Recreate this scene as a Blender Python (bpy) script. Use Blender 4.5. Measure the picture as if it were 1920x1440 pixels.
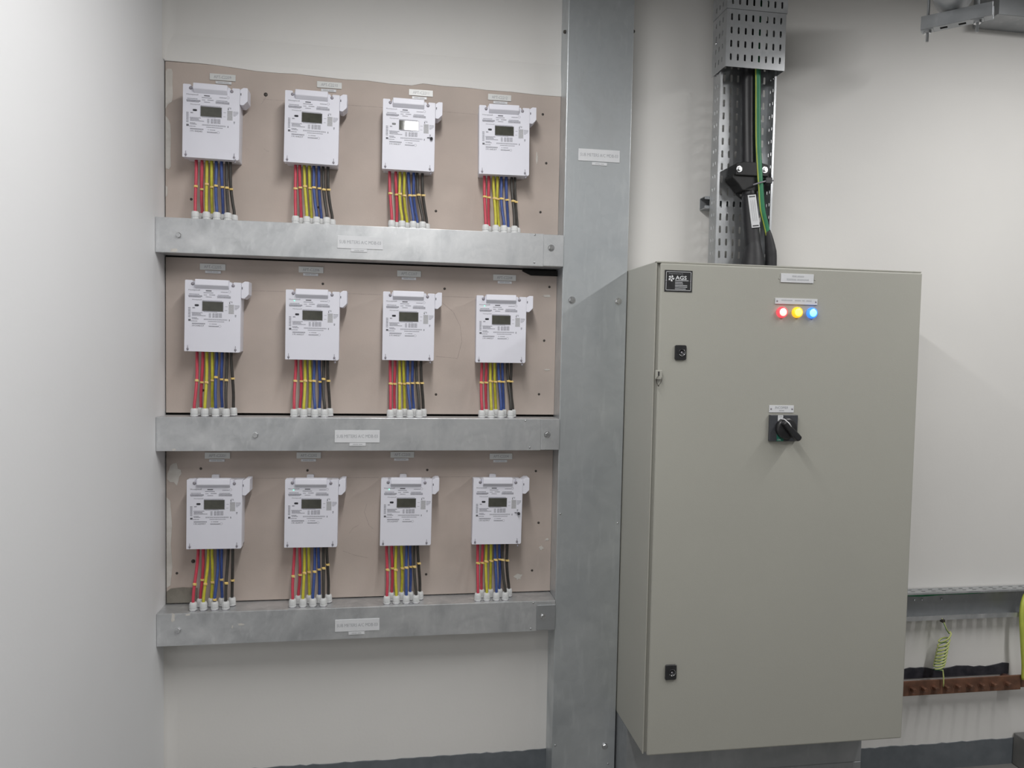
import bpy, bmesh, math, random
from mathutils import Vector, Matrix

random.seed(7)
for o in list(bpy.data.objects):
    bpy.data.objects.remove(o)
SC = bpy.context.scene
COL = SC.collection

# ------------------------------------------------------------------ camera
F_PX, YAW, PITCH, ROLL = 1397.22, 0.1586, -0.047, 0.0195
fw = Vector((math.sin(YAW) * math.cos(PITCH), math.cos(YAW) * math.cos(PITCH), math.sin(PITCH)))
rt = Vector((math.cos(YAW), -math.sin(YAW), 0))
up = rt.cross(fw)
r2 = rt * math.cos(ROLL) + up * math.sin(ROLL)
u2 = up * math.cos(ROLL) - rt * math.sin(ROLL)
cam_d = bpy.data.cameras.new('camera')
cam = bpy.data.objects.new('camera', cam_d)
COL.objects.link(cam)
cam.matrix_world = Matrix(((r2.x, u2.x, -fw.x, -0.0487), (r2.y, u2.y, -fw.y, -2.478),
                           (r2.z, u2.z, -fw.z, 1.5677), (0, 0, 0, 1)))
cam_d.sensor_width = 36
cam_d.lens = F_PX / 1920 * 36
cam_d.clip_start = 0.02
SC.camera = cam

# ------------------------------------------------------------------ world, lights, exposure
wd = bpy.data.worlds.new('world')
SC.world = wd
wd.use_nodes = True
wd.node_tree.nodes['Background'].inputs[0].default_value = (0.8, 0.85, 0.9, 1)
wd.node_tree.nodes['Background'].inputs[1].default_value = 0.02
CEIL = 3.05
# battens: x, y centre, length, power, height; each hangs just below the ceiling and runs away from the back wall
BATTENS = [(0.055, -1.48, 1.5, 22, 2.785), (2.26, -1.50, 1.5, 29.5, 2.87), (0.055, -4.1, 1.5, 10, 2.785), (2.26, -4.1, 1.5, 9, 2.87)]
for bx_, by_, bl_, bw_, bz_ in BATTENS:
    ld = bpy.data.lights.new('batten_light', 'AREA')
    ld.shape = 'RECTANGLE'
    ld.size, ld.size_y = 0.11, bl_
    ld.energy = bw_
    ld.color = (1.0, 0.992, 0.98)
    lo = bpy.data.objects.new('batten_light', ld)
    COL.objects.link(lo)
    lo.location = (bx_, by_, bz_ - 0.004)
vs = SC.view_settings
vs.view_transform = 'Standard'
vs.look = 'None'
vs.gamma = 1
vs.use_curve_mapping = False
vs.exposure = 0.32


# ------------------------------------------------------------------ materials
def mat(name, col, rough=0.5, metal=0.0, col2=None, nscale=8.0, detail=4, bump=0.0, bscale=200.0, spec=0.5,
        emit=None, estr=0.0, contrast=(0.35, 0.65), stretch=None, rough2=None, coat=0.0):
    m = bpy.data.materials.new(name)
    m.use_nodes = True
    nt = m.node_tree
    b = nt.nodes['Principled BSDF']
    b.inputs['Base Color'].default_value = (*col, 1)
    b.inputs['Roughness'].default_value = rough
    b.inputs['Metallic'].default_value = metal
    b.inputs['Specular IOR Level'].default_value = spec
    b.inputs['Coat Weight'].default_value = coat
    tc = nt.nodes.new('ShaderNodeTexCoord')
    src = tc.outputs['Object']
    if stretch:
        mp = nt.nodes.new('ShaderNodeMapping')
        mp.inputs['Scale'].default_value = stretch
        nt.links.new(src, mp.inputs[0])
        src = mp.outputs[0]
    if col2:
        n = nt.nodes.new('ShaderNodeTexNoise')
        n.inputs['Scale'].default_value = nscale
        n.inputs['Detail'].default_value = detail
        nt.links.new(src, n.inputs['Vector'])
        r = nt.nodes.new('ShaderNodeMapRange')
        r.inputs[1].default_value, r.inputs[2].default_value = contrast
        nt.links.new(n.outputs['Fac'], r.inputs[0])
        mx = nt.nodes.new('ShaderNodeMix')
        mx.data_type = 'RGBA'
        mx.inputs[6].default_value = (*col, 1)
        mx.inputs[7].default_value = (*col2, 1)
        nt.links.new(r.outputs[0], mx.inputs[0])
        nt.links.new(mx.outputs[2], b.inputs['Base Color'])
        if rough2 is not None:
            rr = nt.nodes.new('ShaderNodeMapRange')
            rr.inputs[3].default_value, rr.inputs[4].default_value = rough, rough2
            nt.links.new(r.outputs[0], rr.inputs[0])
            nt.links.new(rr.outputs[0], b.inputs['Roughness'])
    if bump:
        n2 = nt.nodes.new('ShaderNodeTexNoise')
        n2.inputs['Scale'].default_value = bscale
        n2.inputs['Detail'].default_value = 3
        nt.links.new(src, n2.inputs['Vector'])
        bp = nt.nodes.new('ShaderNodeBump')
        bp.inputs['Strength'].default_value = bump
        bp.inputs['Distance'].default_value = 0.002
        nt.links.new(n2.outputs['Fac'], bp.inputs['Height'])
        nt.links.new(bp.outputs[0], b.inputs['Normal'])
    if emit:
        b.inputs['Emission Color'].default_value = (*emit, 1)
        b.inputs['Emission Strength'].default_value = estr
    return m


def galvanised(name, lo, hi, rough=0.42, metal=0.75, scale=26.0, streak=1.0):
    """zinc sheet: soft spangle cells over broad cloudy patches and handling scuffs"""
    m = mat(name, lo, rough, metal)
    nt = m.node_tree
    b = nt.nodes['Principled BSDF']
    tc = nt.nodes['Texture Coordinate']
    v = nt.nodes.new('ShaderNodeTexVoronoi')
    v.inputs['Scale'].default_value = scale * 3
    nd = nt.nodes.new('ShaderNodeTexNoise')
    nd.inputs['Scale'].default_value = scale * 0.35
    nd.inputs['Detail'].default_value = 5
    nd.inputs['Distortion'].default_value = 0.8
    nt.links.new(tc.outputs['Object'], nd.inputs['Vector'])
    nt.links.new(tc.outputs['Object'], v.inputs['Vector'])
    sep = nt.nodes.new('ShaderNodeSeparateColor')
    nt.links.new(v.outputs['Color'], sep.inputs[0])
    mp = nt.nodes.new('ShaderNodeMapping')
    mp.inputs['Scale'].default_value = (1, 1, 0.35 * streak)
    nt.links.new(tc.outputs['Object'], mp.inputs[0])
    ns = nt.nodes.new('ShaderNodeTexNoise')
    ns.inputs['Scale'].default_value = 38
    ns.inputs['Detail'].default_value = 4
    nt.links.new(mp.outputs[0], ns.inputs['Vector'])
    a = nt.nodes.new('ShaderNodeMath')
    a.operation = 'MULTIPLY_ADD'
    a.inputs[1].default_value = 0.10
    nt.links.new(sep.outputs[0], a.inputs[0])
    rg = nt.nodes.new('ShaderNodeMapRange')
    rg.inputs[1].default_value, rg.inputs[2].default_value = 0.33, 0.68
    rg.inputs[4].default_value = 0.62
    nt.links.new(nd.outputs['Fac'], rg.inputs[0])
    nt.links.new(rg.outputs[0], a.inputs[2])
    a2 = nt.nodes.new('ShaderNodeMath')
    a2.operation = 'MULTIPLY_ADD'
    a2.inputs[1].default_value = 0.3
    rs = nt.nodes.new('ShaderNodeMapRange')
    rs.inputs[1].default_value, rs.inputs[2].default_value = 0.56, 0.75
    nt.links.new(ns.outputs['Fac'], rs.inputs[0])
    nt.links.new(rs.outputs[0], a2.inputs[0])
    nt.links.new(a.outputs[0], a2.inputs[2])
    mx = nt.nodes.new('ShaderNodeMix')
    mx.data_type = 'RGBA'
    mx.inputs[6].default_value = (*lo, 1)
    mx.inputs[7].default_value = (*hi, 1)
    nt.links.new(a2.outputs[0], mx.inputs[0])
    nt.links.new(mx.outputs[2], b.inputs['Base Color'])
    rr = nt.nodes.new('ShaderNodeMapRange')
    rr.inputs[3].default_value, rr.inputs[4].default_value = rough + 0.08, rough - 0.12
    nt.links.new(a2.outputs[0], rr.inputs[0])
    nt.links.new(rr.outputs[0], b.inputs['Roughness'])
    return m


M = {}
M['wall'] = mat('painted_plaster', (0.805, 0.79, 0.765), 0.6, col2=(0.77, 0.757, 0.735), nscale=1.6, bump=0.12, bscale=90, spec=0.3)
M['wall_left'] = mat('painted_plaster_side_lit', (0.83, 0.835, 0.845), 0.6, col2=(0.805, 0.81, 0.82), nscale=1.3, bump=0.12, bscale=90, spec=0.3)  # light put into the colour: lighter, bluer copy of the back wall plaster
M['far_wall'] = mat('far_wall_paint', (0.40, 0.40, 0.39), 0.7, col2=(0.36, 0.36, 0.35), nscale=2)
M['ceiling'] = mat('ceiling_slab', (0.22, 0.22, 0.215), 0.8, col2=(0.18, 0.18, 0.175), nscale=2)
M['floor'] = mat('concrete_floor', (0.15, 0.15, 0.147), 0.55, col2=(0.21, 0.205, 0.195), nscale=9, bump=0.2, bscale=60)
M['skirting'] = mat('grey_skirting_paint', (0.125, 0.14, 0.155), 0.5, col2=(0.155, 0.17, 0.185), nscale=20, bump=0.2, bscale=80)
M['board'] = mat('gypsum_board', (0.55, 0.47, 0.42), 0.85, col2=(0.475, 0.41, 0.37), nscale=5.5, detail=6, contrast=(0.38, 0.72), bump=0.1, bscale=150, spec=0.2)
M['shade_black'] = mat('painted_shade_black', (0.02, 0.02, 0.02), 0.9, spec=0.1, col2=(0.03, 0.028, 0.025))  # flat black painted in for the shade inside gaps, openings and slots
M['plaster'] = mat('dried_plaster', (0.68, 0.655, 0.615), 0.9, col2=(0.58, 0.55, 0.51), nscale=30, bump=0.3, bscale=120, spec=0.2)
M['cement'] = mat('cement_patch', (0.27, 0.25, 0.215), 0.95, col2=(0.22, 0.205, 0.175), nscale=28, bump=0.6, bscale=140, spec=0.15)
M['galv'] = galvanised('galvanised_tray', (0.46, 0.475, 0.49), (0.86, 0.87, 0.88), 0.40, 0.68, 24)
M['galv_trunk'] = galvanised('galvanised_trunk', (0.47, 0.50, 0.52), (0.74, 0.77, 0.785), 0.38, 0.68, 11, 0.6)
M['galv_dull'] = galvanised('galvanised_dull', (0.36, 0.375, 0.39), (0.52, 0.535, 0.55), 0.45, 0.75, 14)
M['perf'] = galvanised('galvanised_perforated', (0.42, 0.435, 0.45), (0.64, 0.65, 0.665), 0.36, 0.8, 20)
M['bolt'] = mat('zinc_bolt', (0.72, 0.73, 0.74), 0.25, 0.95, col2=(0.55, 0.56, 0.57), nscale=90)
M['screw'] = mat('dark_screw', (0.05, 0.045, 0.04), 0.5, 0.4, col2=(0.09, 0.08, 0.07), nscale=300)
M['meter'] = mat('meter_white_plastic', (0.80, 0.80, 0.875), 0.42, col2=(0.785, 0.785, 0.86), nscale=12, spec=0.4)
M['meter_body'] = mat('meter_base_plastic', (0.74, 0.735, 0.78), 0.5, col2=(0.72, 0.715, 0.76), nscale=12)
M['lcd'] = mat('lcd_glass', (0.065, 0.066, 0.055), 0.05, col2=(0.085, 0.085, 0.07), nscale=40, spec=0.5)
M['print'] = mat('printed_ink', (0.12, 0.12, 0.14), 0.6, col2=(0.16, 0.16, 0.18), nscale=400)
M['print_fine'] = mat('fine_print', (0.22, 0.22, 0.26), 0.6, col2=(0.45, 0.45, 0.50), nscale=900, contrast=(0.42, 0.58))
M['port'] = mat('optical_port', (0.02, 0.02, 0.025), 0.3, col2=(0.03, 0.03, 0.04), nscale=60)
M['seal'] = mat('seal_screw', (0.22, 0.21, 0.24), 0.5, 0.3, col2=(0.42, 0.40, 0.44), nscale=500)
M['grey_label'] = mat('grey_sticker', (0.42, 0.42, 0.44), 0.6, col2=(0.50, 0.50, 0.52), nscale=300)
M['led'] = mat('green_led', (0.1, 0.8, 0.4), 0.4, col2=(0.12, 0.82, 0.42), emit=(0.25, 1.0, 0.62), estr=1.3)
M['red'] = mat('red_sheath', (0.60, 0.065, 0.105), 0.42, col2=(0.54, 0.055, 0.09), nscale=60)
M['yellow'] = mat('yellow_sheath', (0.60, 0.56, 0.05), 0.42, col2=(0.50, 0.46, 0.04), nscale=60)
M['blue'] = mat('blue_sheath', (0.05, 0.095, 0.31), 0.42, col2=(0.04, 0.075, 0.26), nscale=60)
M['black'] = mat('black_sheath', (0.055, 0.05, 0.045), 0.45, col2=(0.04, 0.037, 0.033), nscale=60)
M['marker'] = mat('yellow_marker', (0.80, 0.55, 0.14), 0.5, col2=(0.85, 0.65, 0.30), nscale=100)
M['gland'] = mat('white_nylon', (0.72, 0.73, 0.73), 0.45, col2=(0.67, 0.68, 0.68), nscale=40)
M['plate'] = mat('engraved_plate', (0.74, 0.75, 0.77), 0.35, col2=(0.70, 0.71, 0.73), nscale=30)
M['plate_grey'] = mat('engraved_plate_grey', (0.74, 0.75, 0.735), 0.35, col2=(0.70, 0.71, 0.695), nscale=30)
M['ink'] = mat('engraving', (0.22, 0.23, 0.26), 0.6, col2=(0.28, 0.29, 0.32), nscale=200)
M['ink_faint'] = mat('faint_engraving', (0.46, 0.47, 0.49), 0.6, col2=(0.56, 0.57, 0.59), nscale=700, contrast=(0.45, 0.55))
M['cab'] = mat('pebble_grey_powder_coat', (0.42, 0.415, 0.37), 0.42, col2=(0.41, 0.405, 0.362), nscale=3, bump=0.12, bscale=420, spec=0.4)
M['blackplastic'] = mat('black_plastic', (0.022, 0.022, 0.024), 0.35, col2=(0.03, 0.03, 0.032), nscale=60)
M['greyplastic'] = mat('anthracite_plate', (0.055, 0.058, 0.066), 0.4, col2=(0.065, 0.068, 0.076), nscale=60)
M['green'] = mat('green_print', (0.02, 0.16, 0.11), 0.4, col2=(0.025, 0.18, 0.12), nscale=60)
M['white'] = mat('white_print', (0.75, 0.76, 0.77), 0.5, col2=(0.70, 0.71, 0.72), nscale=60)
M['cable_black'] = mat('black_rubber', (0.022, 0.022, 0.024), 0.38, col2=(0.032, 0.032, 0.036), nscale=14)
M['heatshrink'] = mat('heatshrink', (0.03, 0.03, 0.033), 0.55, col2=(0.04, 0.04, 0.043), nscale=30)
M['earth_green'] = mat('earth_green', (0.05, 0.27, 0.135), 0.45, col2=(0.045, 0.235, 0.115), nscale=30)
M['earth_pale'] = mat('earth_pale', (0.60, 0.64, 0.24), 0.45, col2=(0.52, 0.57, 0.20), nscale=60)
M['cleat'] = mat('cleat_black', (0.014, 0.014, 0.015), 0.55, col2=(0.02, 0.02, 0.021), nscale=30)
M['earth_yellow'] = mat('earth_yellow', (0.55, 0.60, 0.10), 0.4, col2=(0.48, 0.54, 0.09), nscale=30)
M['copper'] = mat('copper_bar', (0.25, 0.125, 0.08), 0.42, 0.35, col2=(0.15, 0.08, 0.055), nscale=22, bump=0.15, bscale=90)
M['insul'] = mat('brown_resin', (0.10, 0.05, 0.04), 0.5, col2=(0.08, 0.04, 0.03), nscale=30)
M['tape'] = mat('dark_mastic', (0.025, 0.026, 0.035), 0.45, col2=(0.05, 0.05, 0.06), nscale=40, bump=0.3, bscale=70)
M['housing'] = mat('white_enamel', (0.8, 0.8, 0.8), 0.4, col2=(0.78, 0.78, 0.78), nscale=10)
M['lens_red'] = mat('red_lens', (0.9, 0.05, 0.06), 0.25, col2=(0.9, 0.06, 0.07), emit=(1.0, 0.055, 0.075), estr=1.1)
M['lens_yellow'] = mat('amber_lens', (0.9, 0.55, 0.02), 0.25, col2=(0.9, 0.56, 0.03), emit=(1.0, 0.50, 0.015), estr=0.75)
M['lens_blue'] = mat('blue_lens', (0.05, 0.2, 0.9), 0.25, col2=(0.06, 0.2, 0.9), emit=(0.03, 0.20, 1.0), estr=1.1)
M['core_red'] = mat('red_lamp_core', (1, 0.7, 0.6), 0.3, col2=(1, 0.72, 0.62), emit=(1.0, 0.42, 0.36), estr=1.25)
M['core_yellow'] = mat('amber_lamp_core', (1, 0.9, 0.3), 0.3, col2=(1, 0.9, 0.32), emit=(1.0, 0.72, 0.07), estr=0.95)
M['core_blue'] = mat('blue_lamp_core', (0.5, 0.9, 1), 0.3, col2=(0.5, 0.9, 1), emit=(0.16, 0.66, 1.0), estr=1.05)


# ------------------------------------------------------------------ mesh helpers
class MB:
    def __init__(self):
        self.v, self.f, self.s = [], [], []

    def add(self, vs_, fs, smooth=False):
        n = len(self.v)
        self.v += [tuple(p) for p in vs_]
        for f in fs:
            self.f.append(tuple(i + n for i in f))
            self.s.append(smooth)
        return self

    def box(self, x0, x1, y0, y1, z0, z1):
        vs_ = [(x, y, z) for x in (x0, x1) for y in (y0, y1) for z in (z0, z1)]
        return self.add(vs_, [(0, 1, 3, 2), (4, 6, 7, 5), (0, 4, 5, 1), (2, 3, 7, 6), (0, 2, 6, 4), (1, 5, 7, 3)])

    def prism(self, poly, y0, y1, poly_back=None):
        """outline in XZ (counter-clockwise seen from the front) between front plane y0 and back plane y1"""
        n = len(poly)
        pb = poly_back or poly
        vs_ = [(x, y0, z) for x, z in poly] + [(x, y1, z) for x, z in pb]
        fs = [tuple(range(n)), tuple(range(2 * n - 1, n - 1, -1))]
        for i in range(n):
            j = (i + 1) % n
            fs.append((i, i + n, j + n, j))
        return self.add(vs_, fs)

    def quad(self, x0, x1, z0, z1, y):
        return self.add([(x0, y, z0), (x1, y, z0), (x1, y, z1), (x0, y, z1)], [(0, 1, 2, 3)])

    def lathe(self, prof, o=(0, 0, 0), axis='Z', seg=16, smooth=True, rot=0.0):
        """profile [(r, h)...] spun about an axis through o"""
        vs_, fs = [], []
        for r, h in prof:
            for k in range(seg):
                a = 2 * math.pi * k / seg + rot
                c, s = r * math.cos(a), r * math.sin(a)
                p = {'Z': (c, s, h), 'Y': (c, -h, s), 'X': (h, c, s)}[axis]
                vs_.append((p[0] + o[0], p[1] + o[1], p[2] + o[2]))
        for i in range(len(prof) - 1):
            for k in range(seg):
                a, b = i * seg + k, i * seg + (k + 1) % seg
                fs.append((a, b, b + seg, a + seg))
        fs.append(tuple(range(seg))[::-1])
        fs.append(tuple(range((len(prof) - 1) * seg, len(prof) * seg)))
        return self.add(vs_, fs, smooth)

    def tube(self, pts, r, seg=8, caps=True, taper=None):
        pts = [Vector(p) for p in pts]
        n = len(pts)
        vs_, fs = [], []
        prev = None
        for i, p in enumerate(pts):
            t = (pts[min(i + 1, n - 1)] - pts[max(i - 1, 0)]).normalized()
            if prev is None:
                a = Vector((0, 1, 0)) if abs(t.y) < 0.9 else Vector((1, 0, 0))
                prev = t.cross(a).normalized()
            prev = (prev - t * prev.dot(t)).normalized()
            q = t.cross(prev)
            rr = r if taper is None else taper[i]
            for k in range(seg):
                a = 2 * math.pi * k / seg
                vs_.append(p + (prev * math.cos(a) + q * math.sin(a)) * rr)
        for i in range(n - 1):
            for k in range(seg):
                a, b = i * seg + k, i * seg + (k + 1) % seg
                fs.append((a, b, b + seg, a + seg))
        if caps:
            fs.append(tuple(range(seg))[::-1])
            fs.append(tuple(range((n - 1) * seg, n * seg)))
        return self.add(vs_, fs, True)

    def mesh(self, name, m):
        me = bpy.data.meshes.new(name)
        me.from_pydata(self.v, [], self.f)
        me.polygons.foreach_set('use_smooth', self.s)
        bm = bmesh.new()
        bm.from_mesh(me)
        bmesh.ops.recalc_face_normals(bm, faces=bm.faces)
        bm.to_mesh(me)
        bm.free()
        me.materials.append(M[m])
        return me

    def build(self, name, m, parent=None, bevel=0, seg=2):
        o = bpy.data.objects.new(name, self.mesh(name, m))
        COL.objects.link(o)
        if parent:
            o.parent = parent
        if bevel:
            bv = o.modifiers.new('bevel', 'BEVEL')
            bv.width, bv.segments, bv.limit_method = bevel, seg, 'ANGLE'
            bv.angle_limit = math.radians(40)
        return o


def inst(name, me, parent=None, loc=(0, 0, 0)):
    o = bpy.data.objects.new(name, me)
    COL.objects.link(o)
    o.location = loc
    if parent:
        o.parent = parent
    return o


def empty(name, loc=(0, 0, 0), roty=0.0):
    o = bpy.data.objects.new(name, None)
    o.empty_display_size = 0.02
    COL.objects.link(o)
    o.location = loc
    o.rotation_euler = (0, roty, 0)
    return o


def tag(o, label, cat, group=None, kind=None):
    o['label'] = label
    o['category'] = cat
    if group:
        o['group'] = group
    if kind:
        o['kind'] = kind
    return o


def struct(o):
    o['kind'] = 'structure'
    return o


TXT = {}


def text_mesh(body, w, h, m, thin=-0.012):
    """lettering as flat geometry, centred, facing -Y, fitted to width w and capital height h"""
    key = (body, round(w, 5), round(h, 5), m, thin)
    if key in TXT:
        return TXT[key]
    cu = bpy.data.curves.new('lettering', 'FONT')
    cu.body = body
    cu.size = 1
    cu.resolution_u = 2
    cu.offset = thin
    ob = bpy.data.objects.new('lettering', cu)
    COL.objects.link(ob)
    dg = bpy.context.evaluated_depsgraph_get()
    me = bpy.data.meshes.new_from_object(ob.evaluated_get(dg))
    xs = [v.co.x for v in me.vertices]
    ys = [v.co.y for v in me.vertices]
    x0, x1, y0, y1 = min(xs), max(xs), min(ys), max(ys)
    for v in me.vertices:
        v.co = ((v.co.x - (x0 + x1) / 2) / (x1 - x0) * w, 0, (v.co.y - (y0 + y1) / 2) / (y1 - y0) * h)
    me.materials.clear()
    me.materials.append(M[m])
    bpy.data.objects.remove(ob)
    bpy.data.curves.remove(cu)
    TXT[key] = me
    return me


def text(body, w, h, loc, m, parent, name='lettering', thin=-0.012):
    return inst(name, text_mesh(body, w, h, m, thin), parent, loc)


def smooth_path(pts, n=6):
    P = [Vector(p) for p in pts]
    P = [P[0] * 2 - P[1]] + P + [P[-1] * 2 - P[-2]]
    out = []
    for i in range(1, len(P) - 2):
        for k in range(n):
            t = k / n
            a, b, c, d = P[i - 1], P[i], P[i + 1], P[i + 2]
            out.append(0.5 * ((2 * b) + (c - a) * t + (2 * a - 5 * b + 4 * c - d) * t * t + (3 * b - a - 3 * c + d) * t ** 3))
    out.append(P[-2])
    return out


def perforated(name, m, parent, org, du, dv, nu, nv, pu, pv, sw, sh, thick=0.0015, mu=0.0, mv=0.0, skip=()):
    """sheet with rows of real slots; org = corner, du/dv unit vectors, nu x nv cells of pitch pu x pv; mu, mv plain margins"""
    org, du, dv = Vector(org), Vector(du), Vector(dv)
    mb = MB()
    W, H = nu * pu, nv * pv

    def P(u, v):
        return org + du * (u + mu) + dv * (v + mv)
    for i in range(nu):
        for j in range(nv):
            c = [P(i * pu, j * pv), P((i + 1) * pu, j * pv), P((i + 1) * pu, (j + 1) * pv), P(i * pu, (j + 1) * pv)]
            if (i, j) in skip:
                mb.add(c, [(0, 1, 2, 3)])
                continue
            cu, cv = (i + 0.5) * pu, (j + 0.5) * pv
            hw, hh = sw / 2, sh / 2
            a, b = (hh - hw * 0.6, hw * 0.45) if hh > hw else (hh * 0.45, hw - hh * 0.6)
            q = [(hw, -a), (hw, a), (b, hh), (-b, hh), (-hw, a), (-hw, -a), (-b, -hh), (b, -hh)]
            mb.add(c + [P(cu + x, cv + y) for x, y in q],
                   [(1, 2, 5, 4), (2, 3, 7, 6), (3, 0, 9, 8), (0, 1, 11, 10), (1, 4, 11), (2, 6, 5), (3, 8, 7), (0, 10, 9)])
    if mu:
        for k in (-1, 1):
            a, b = (-mu, 0) if k < 0 else (W, W + mu)
            for j in range(nv):
                mb.add([P(a, j * pv), P(b, j * pv), P(b, (j + 1) * pv), P(a, (j + 1) * pv)], [(0, 1, 2, 3)])
    if mv:
        xs = ([-mu] if mu else []) + [i * pu for i in range(nu + 1)] + ([W + mu] if mu else [])
        for a, b in ((-mv, 0), (H, H + mv)):
            for x0, x1 in zip(xs, xs[1:]):
                mb.add([P(x0, a), P(x1, a), P(x1, b), P(x0, b)], [(0, 1, 2, 3)])
    o = mb.build(name, m, parent)
    bm = bmesh.new()
    bm.from_mesh(o.data)
    bmesh.ops.remove_doubles(bm, verts=bm.verts, dist=0.00005)
    bmesh.ops.recalc_face_normals(bm, faces=bm.faces)
    bm.to_mesh(o.data)
    bm.free()
    so = o.modifiers.new('thickness', 'SOLIDIFY')
    so.thickness = thick
    so.offset = 0
    return o


# ------------------------------------------------------------------ the room
XL, XR, YN = -0.752, 5.0, -5.2
struct(MB().box(XL - 0.1, XR + 0.1, YN - 0.1, 0.12, -0.1, 0).build('floor', 'floor'))
struct(MB().box(XL - 0.1, XR + 0.1, YN - 0.1, 0.12, CEIL, CEIL + 0.1).build('ceiling', 'ceiling'))
struct(MB().box(XL - 0.1, XR + 0.1, 0, 0.12, 0, CEIL).build('wall_back', 'wall'))
struct(MB().box(XL - 0.1, XL, YN, 0, 0, CEIL).build('wall_left', 'wall_left'))
struct(MB().box(XR, XR + 0.1, YN, 0, 0, CEIL).build('wall_right', 'far_wall'))
struct(MB().box(XL, XR, YN - 0.1, YN, 0, CEIL).build('wall_front', 'far_wall'))


def painted_base(name, x0, x1, h, n):
    """skirting band with a hand-cut, slightly wavy top edge"""
    mb = MB()
    top = [(x0 + (x1 - x0) * i / n, h + random.uniform(-0.0022, 0.0022)) for i in range(n + 1)]
    mb.prism([(x0, 0), (x1, 0)] + top[::-1], -0.004, 0)
    return struct(mb.build(name, 'skirting'))


painted_base('baseboard_left', XL, 0.4915, 0.18, 60)
painted_base('baseboard_right', 1.56, XR, 0.1, 160)
struct(MB().box(XL + 0.0005, 0.4915, -0.003, 0, 0.742, 2.41).build('gap_shade_sheet', 'shade_black'))  # black sheet put behind the boards to paint their gaps dark
# plaster skim feathered over the top edge of the uppermost board
sk = MB()
edge = [(XL + 0.0005, 2.428), (-0.70, 2.4275), (-0.63, 2.4268), (-0.56, 2.4225), (-0.48, 2.4165), (-0.42, 2.4155), (-0.36, 2.417), (-0.29, 2.4135), (-0.21, 2.411), (-0.14, 2.4125),
        (-0.07, 2.408), (0.0, 2.4075), (0.035, 2.4165), (0.10, 2.4135), (0.17, 2.414), (0.24, 2.411), (0.33, 2.411), (0.42, 2.4075), (0.4915, 2.408)]
vs_, fs_ = [], []
for x, z in edge:
    vs_ += [(x, -0.0004, 2.515), (x, -0.0165, 2.4345), (x, -0.0165, z + 0.003), (x, -0.0158, z), (x, -0.0005, z)]
for i in range(len(edge) - 1):
    a, b = i * 5, i * 5 + 5
    fs_ += [(a + q, a + q + 1, b + q + 1, b + q) for q in range(4)]
fs_ += [(0, 4, 3, 2, 1), tuple(range(len(vs_) - 5, len(vs_)))]
struct(sk.add(vs_, fs_, False).build('trim_2', 'wall'))

# plaster is rounded into the corner above the boards and below the lowest trunking
def cove(name, z0, z1, r=0.032, n=8):
    vs2, fs2 = [], []
    for k in range(n + 1):
        a = math.pi / 2 * k / n
        x, y = XL + r - r * math.sin(a), -r + r * math.cos(a)
        vs2 += [(x, y, z0), (x, y, z1)]
    for k in range(n):
        fs2.append((2 * k, 2 * k + 2, 2 * k + 3, 2 * k + 1))
    mb = MB().add(vs2, fs2, True)
    return struct(mb.build(name, 'wall'))


cove('trim_3', 2.4295, CEIL)
cove('trim_4', 0.0, 0.6385)

# ceiling battens (out of the picture, but their light and reflections are in it)
for i, (bx_, by_, bl_, bw_, bz_) in enumerate(BATTENS):
    t = empty('ceiling_batten', (bx_, by_, bz_))
    MB().box(-0.075, 0.075, -bl_ / 2 - 0.03, bl_ / 2 + 0.03, 0, 0.06).build('housing', 'housing', t, 0.004)
    for s in (-1, 1):
        MB().tube([(0, s * bl_ * 0.4, 0.055), (0, s * bl_ * 0.4, CEIL - bz_)], 0.004).build('suspension_rod', 'bolt', t)
    tag(t, ['white batten light hanging above the meter wall', 'white batten light hanging above the switchboard cabinet',
            'white batten light hanging far behind, on the meter side', 'white batten light hanging far behind, on the cabinet side'][i],
        'ceiling light', 'ceiling battens')

# ------------------------------------------------------------------ gypsum boards
YB = -0.014          # face of the boards


def hexbolt(mb, x, y, z, r=0.008, h=0.006, washer=0.0):
    if washer:
        mb.lathe([(washer, 0), (washer, 0.0016)], (x, y, z), 'Y', 18, False)
    mb.lathe([(r, 0), (r, h * 0.8), (r * 0.82, h)], (x, y, z), 'Y', 6, False, 0.4)
    return mb


def blob(cx, cz, w, h, y, seed, n=14, thick=0.0012, wob=0.35):
    rnd = random.Random(seed)
    pts = []
    for k in range(n):
        a = 2 * math.pi * k / n
        q = 1 + rnd.uniform(-wob, wob)
        pts.append((cx + w / 2 * math.cos(a) * q, cz + h / 2 * math.sin(a) * q))
    return MB().prism(pts, y - thick, y)


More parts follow.
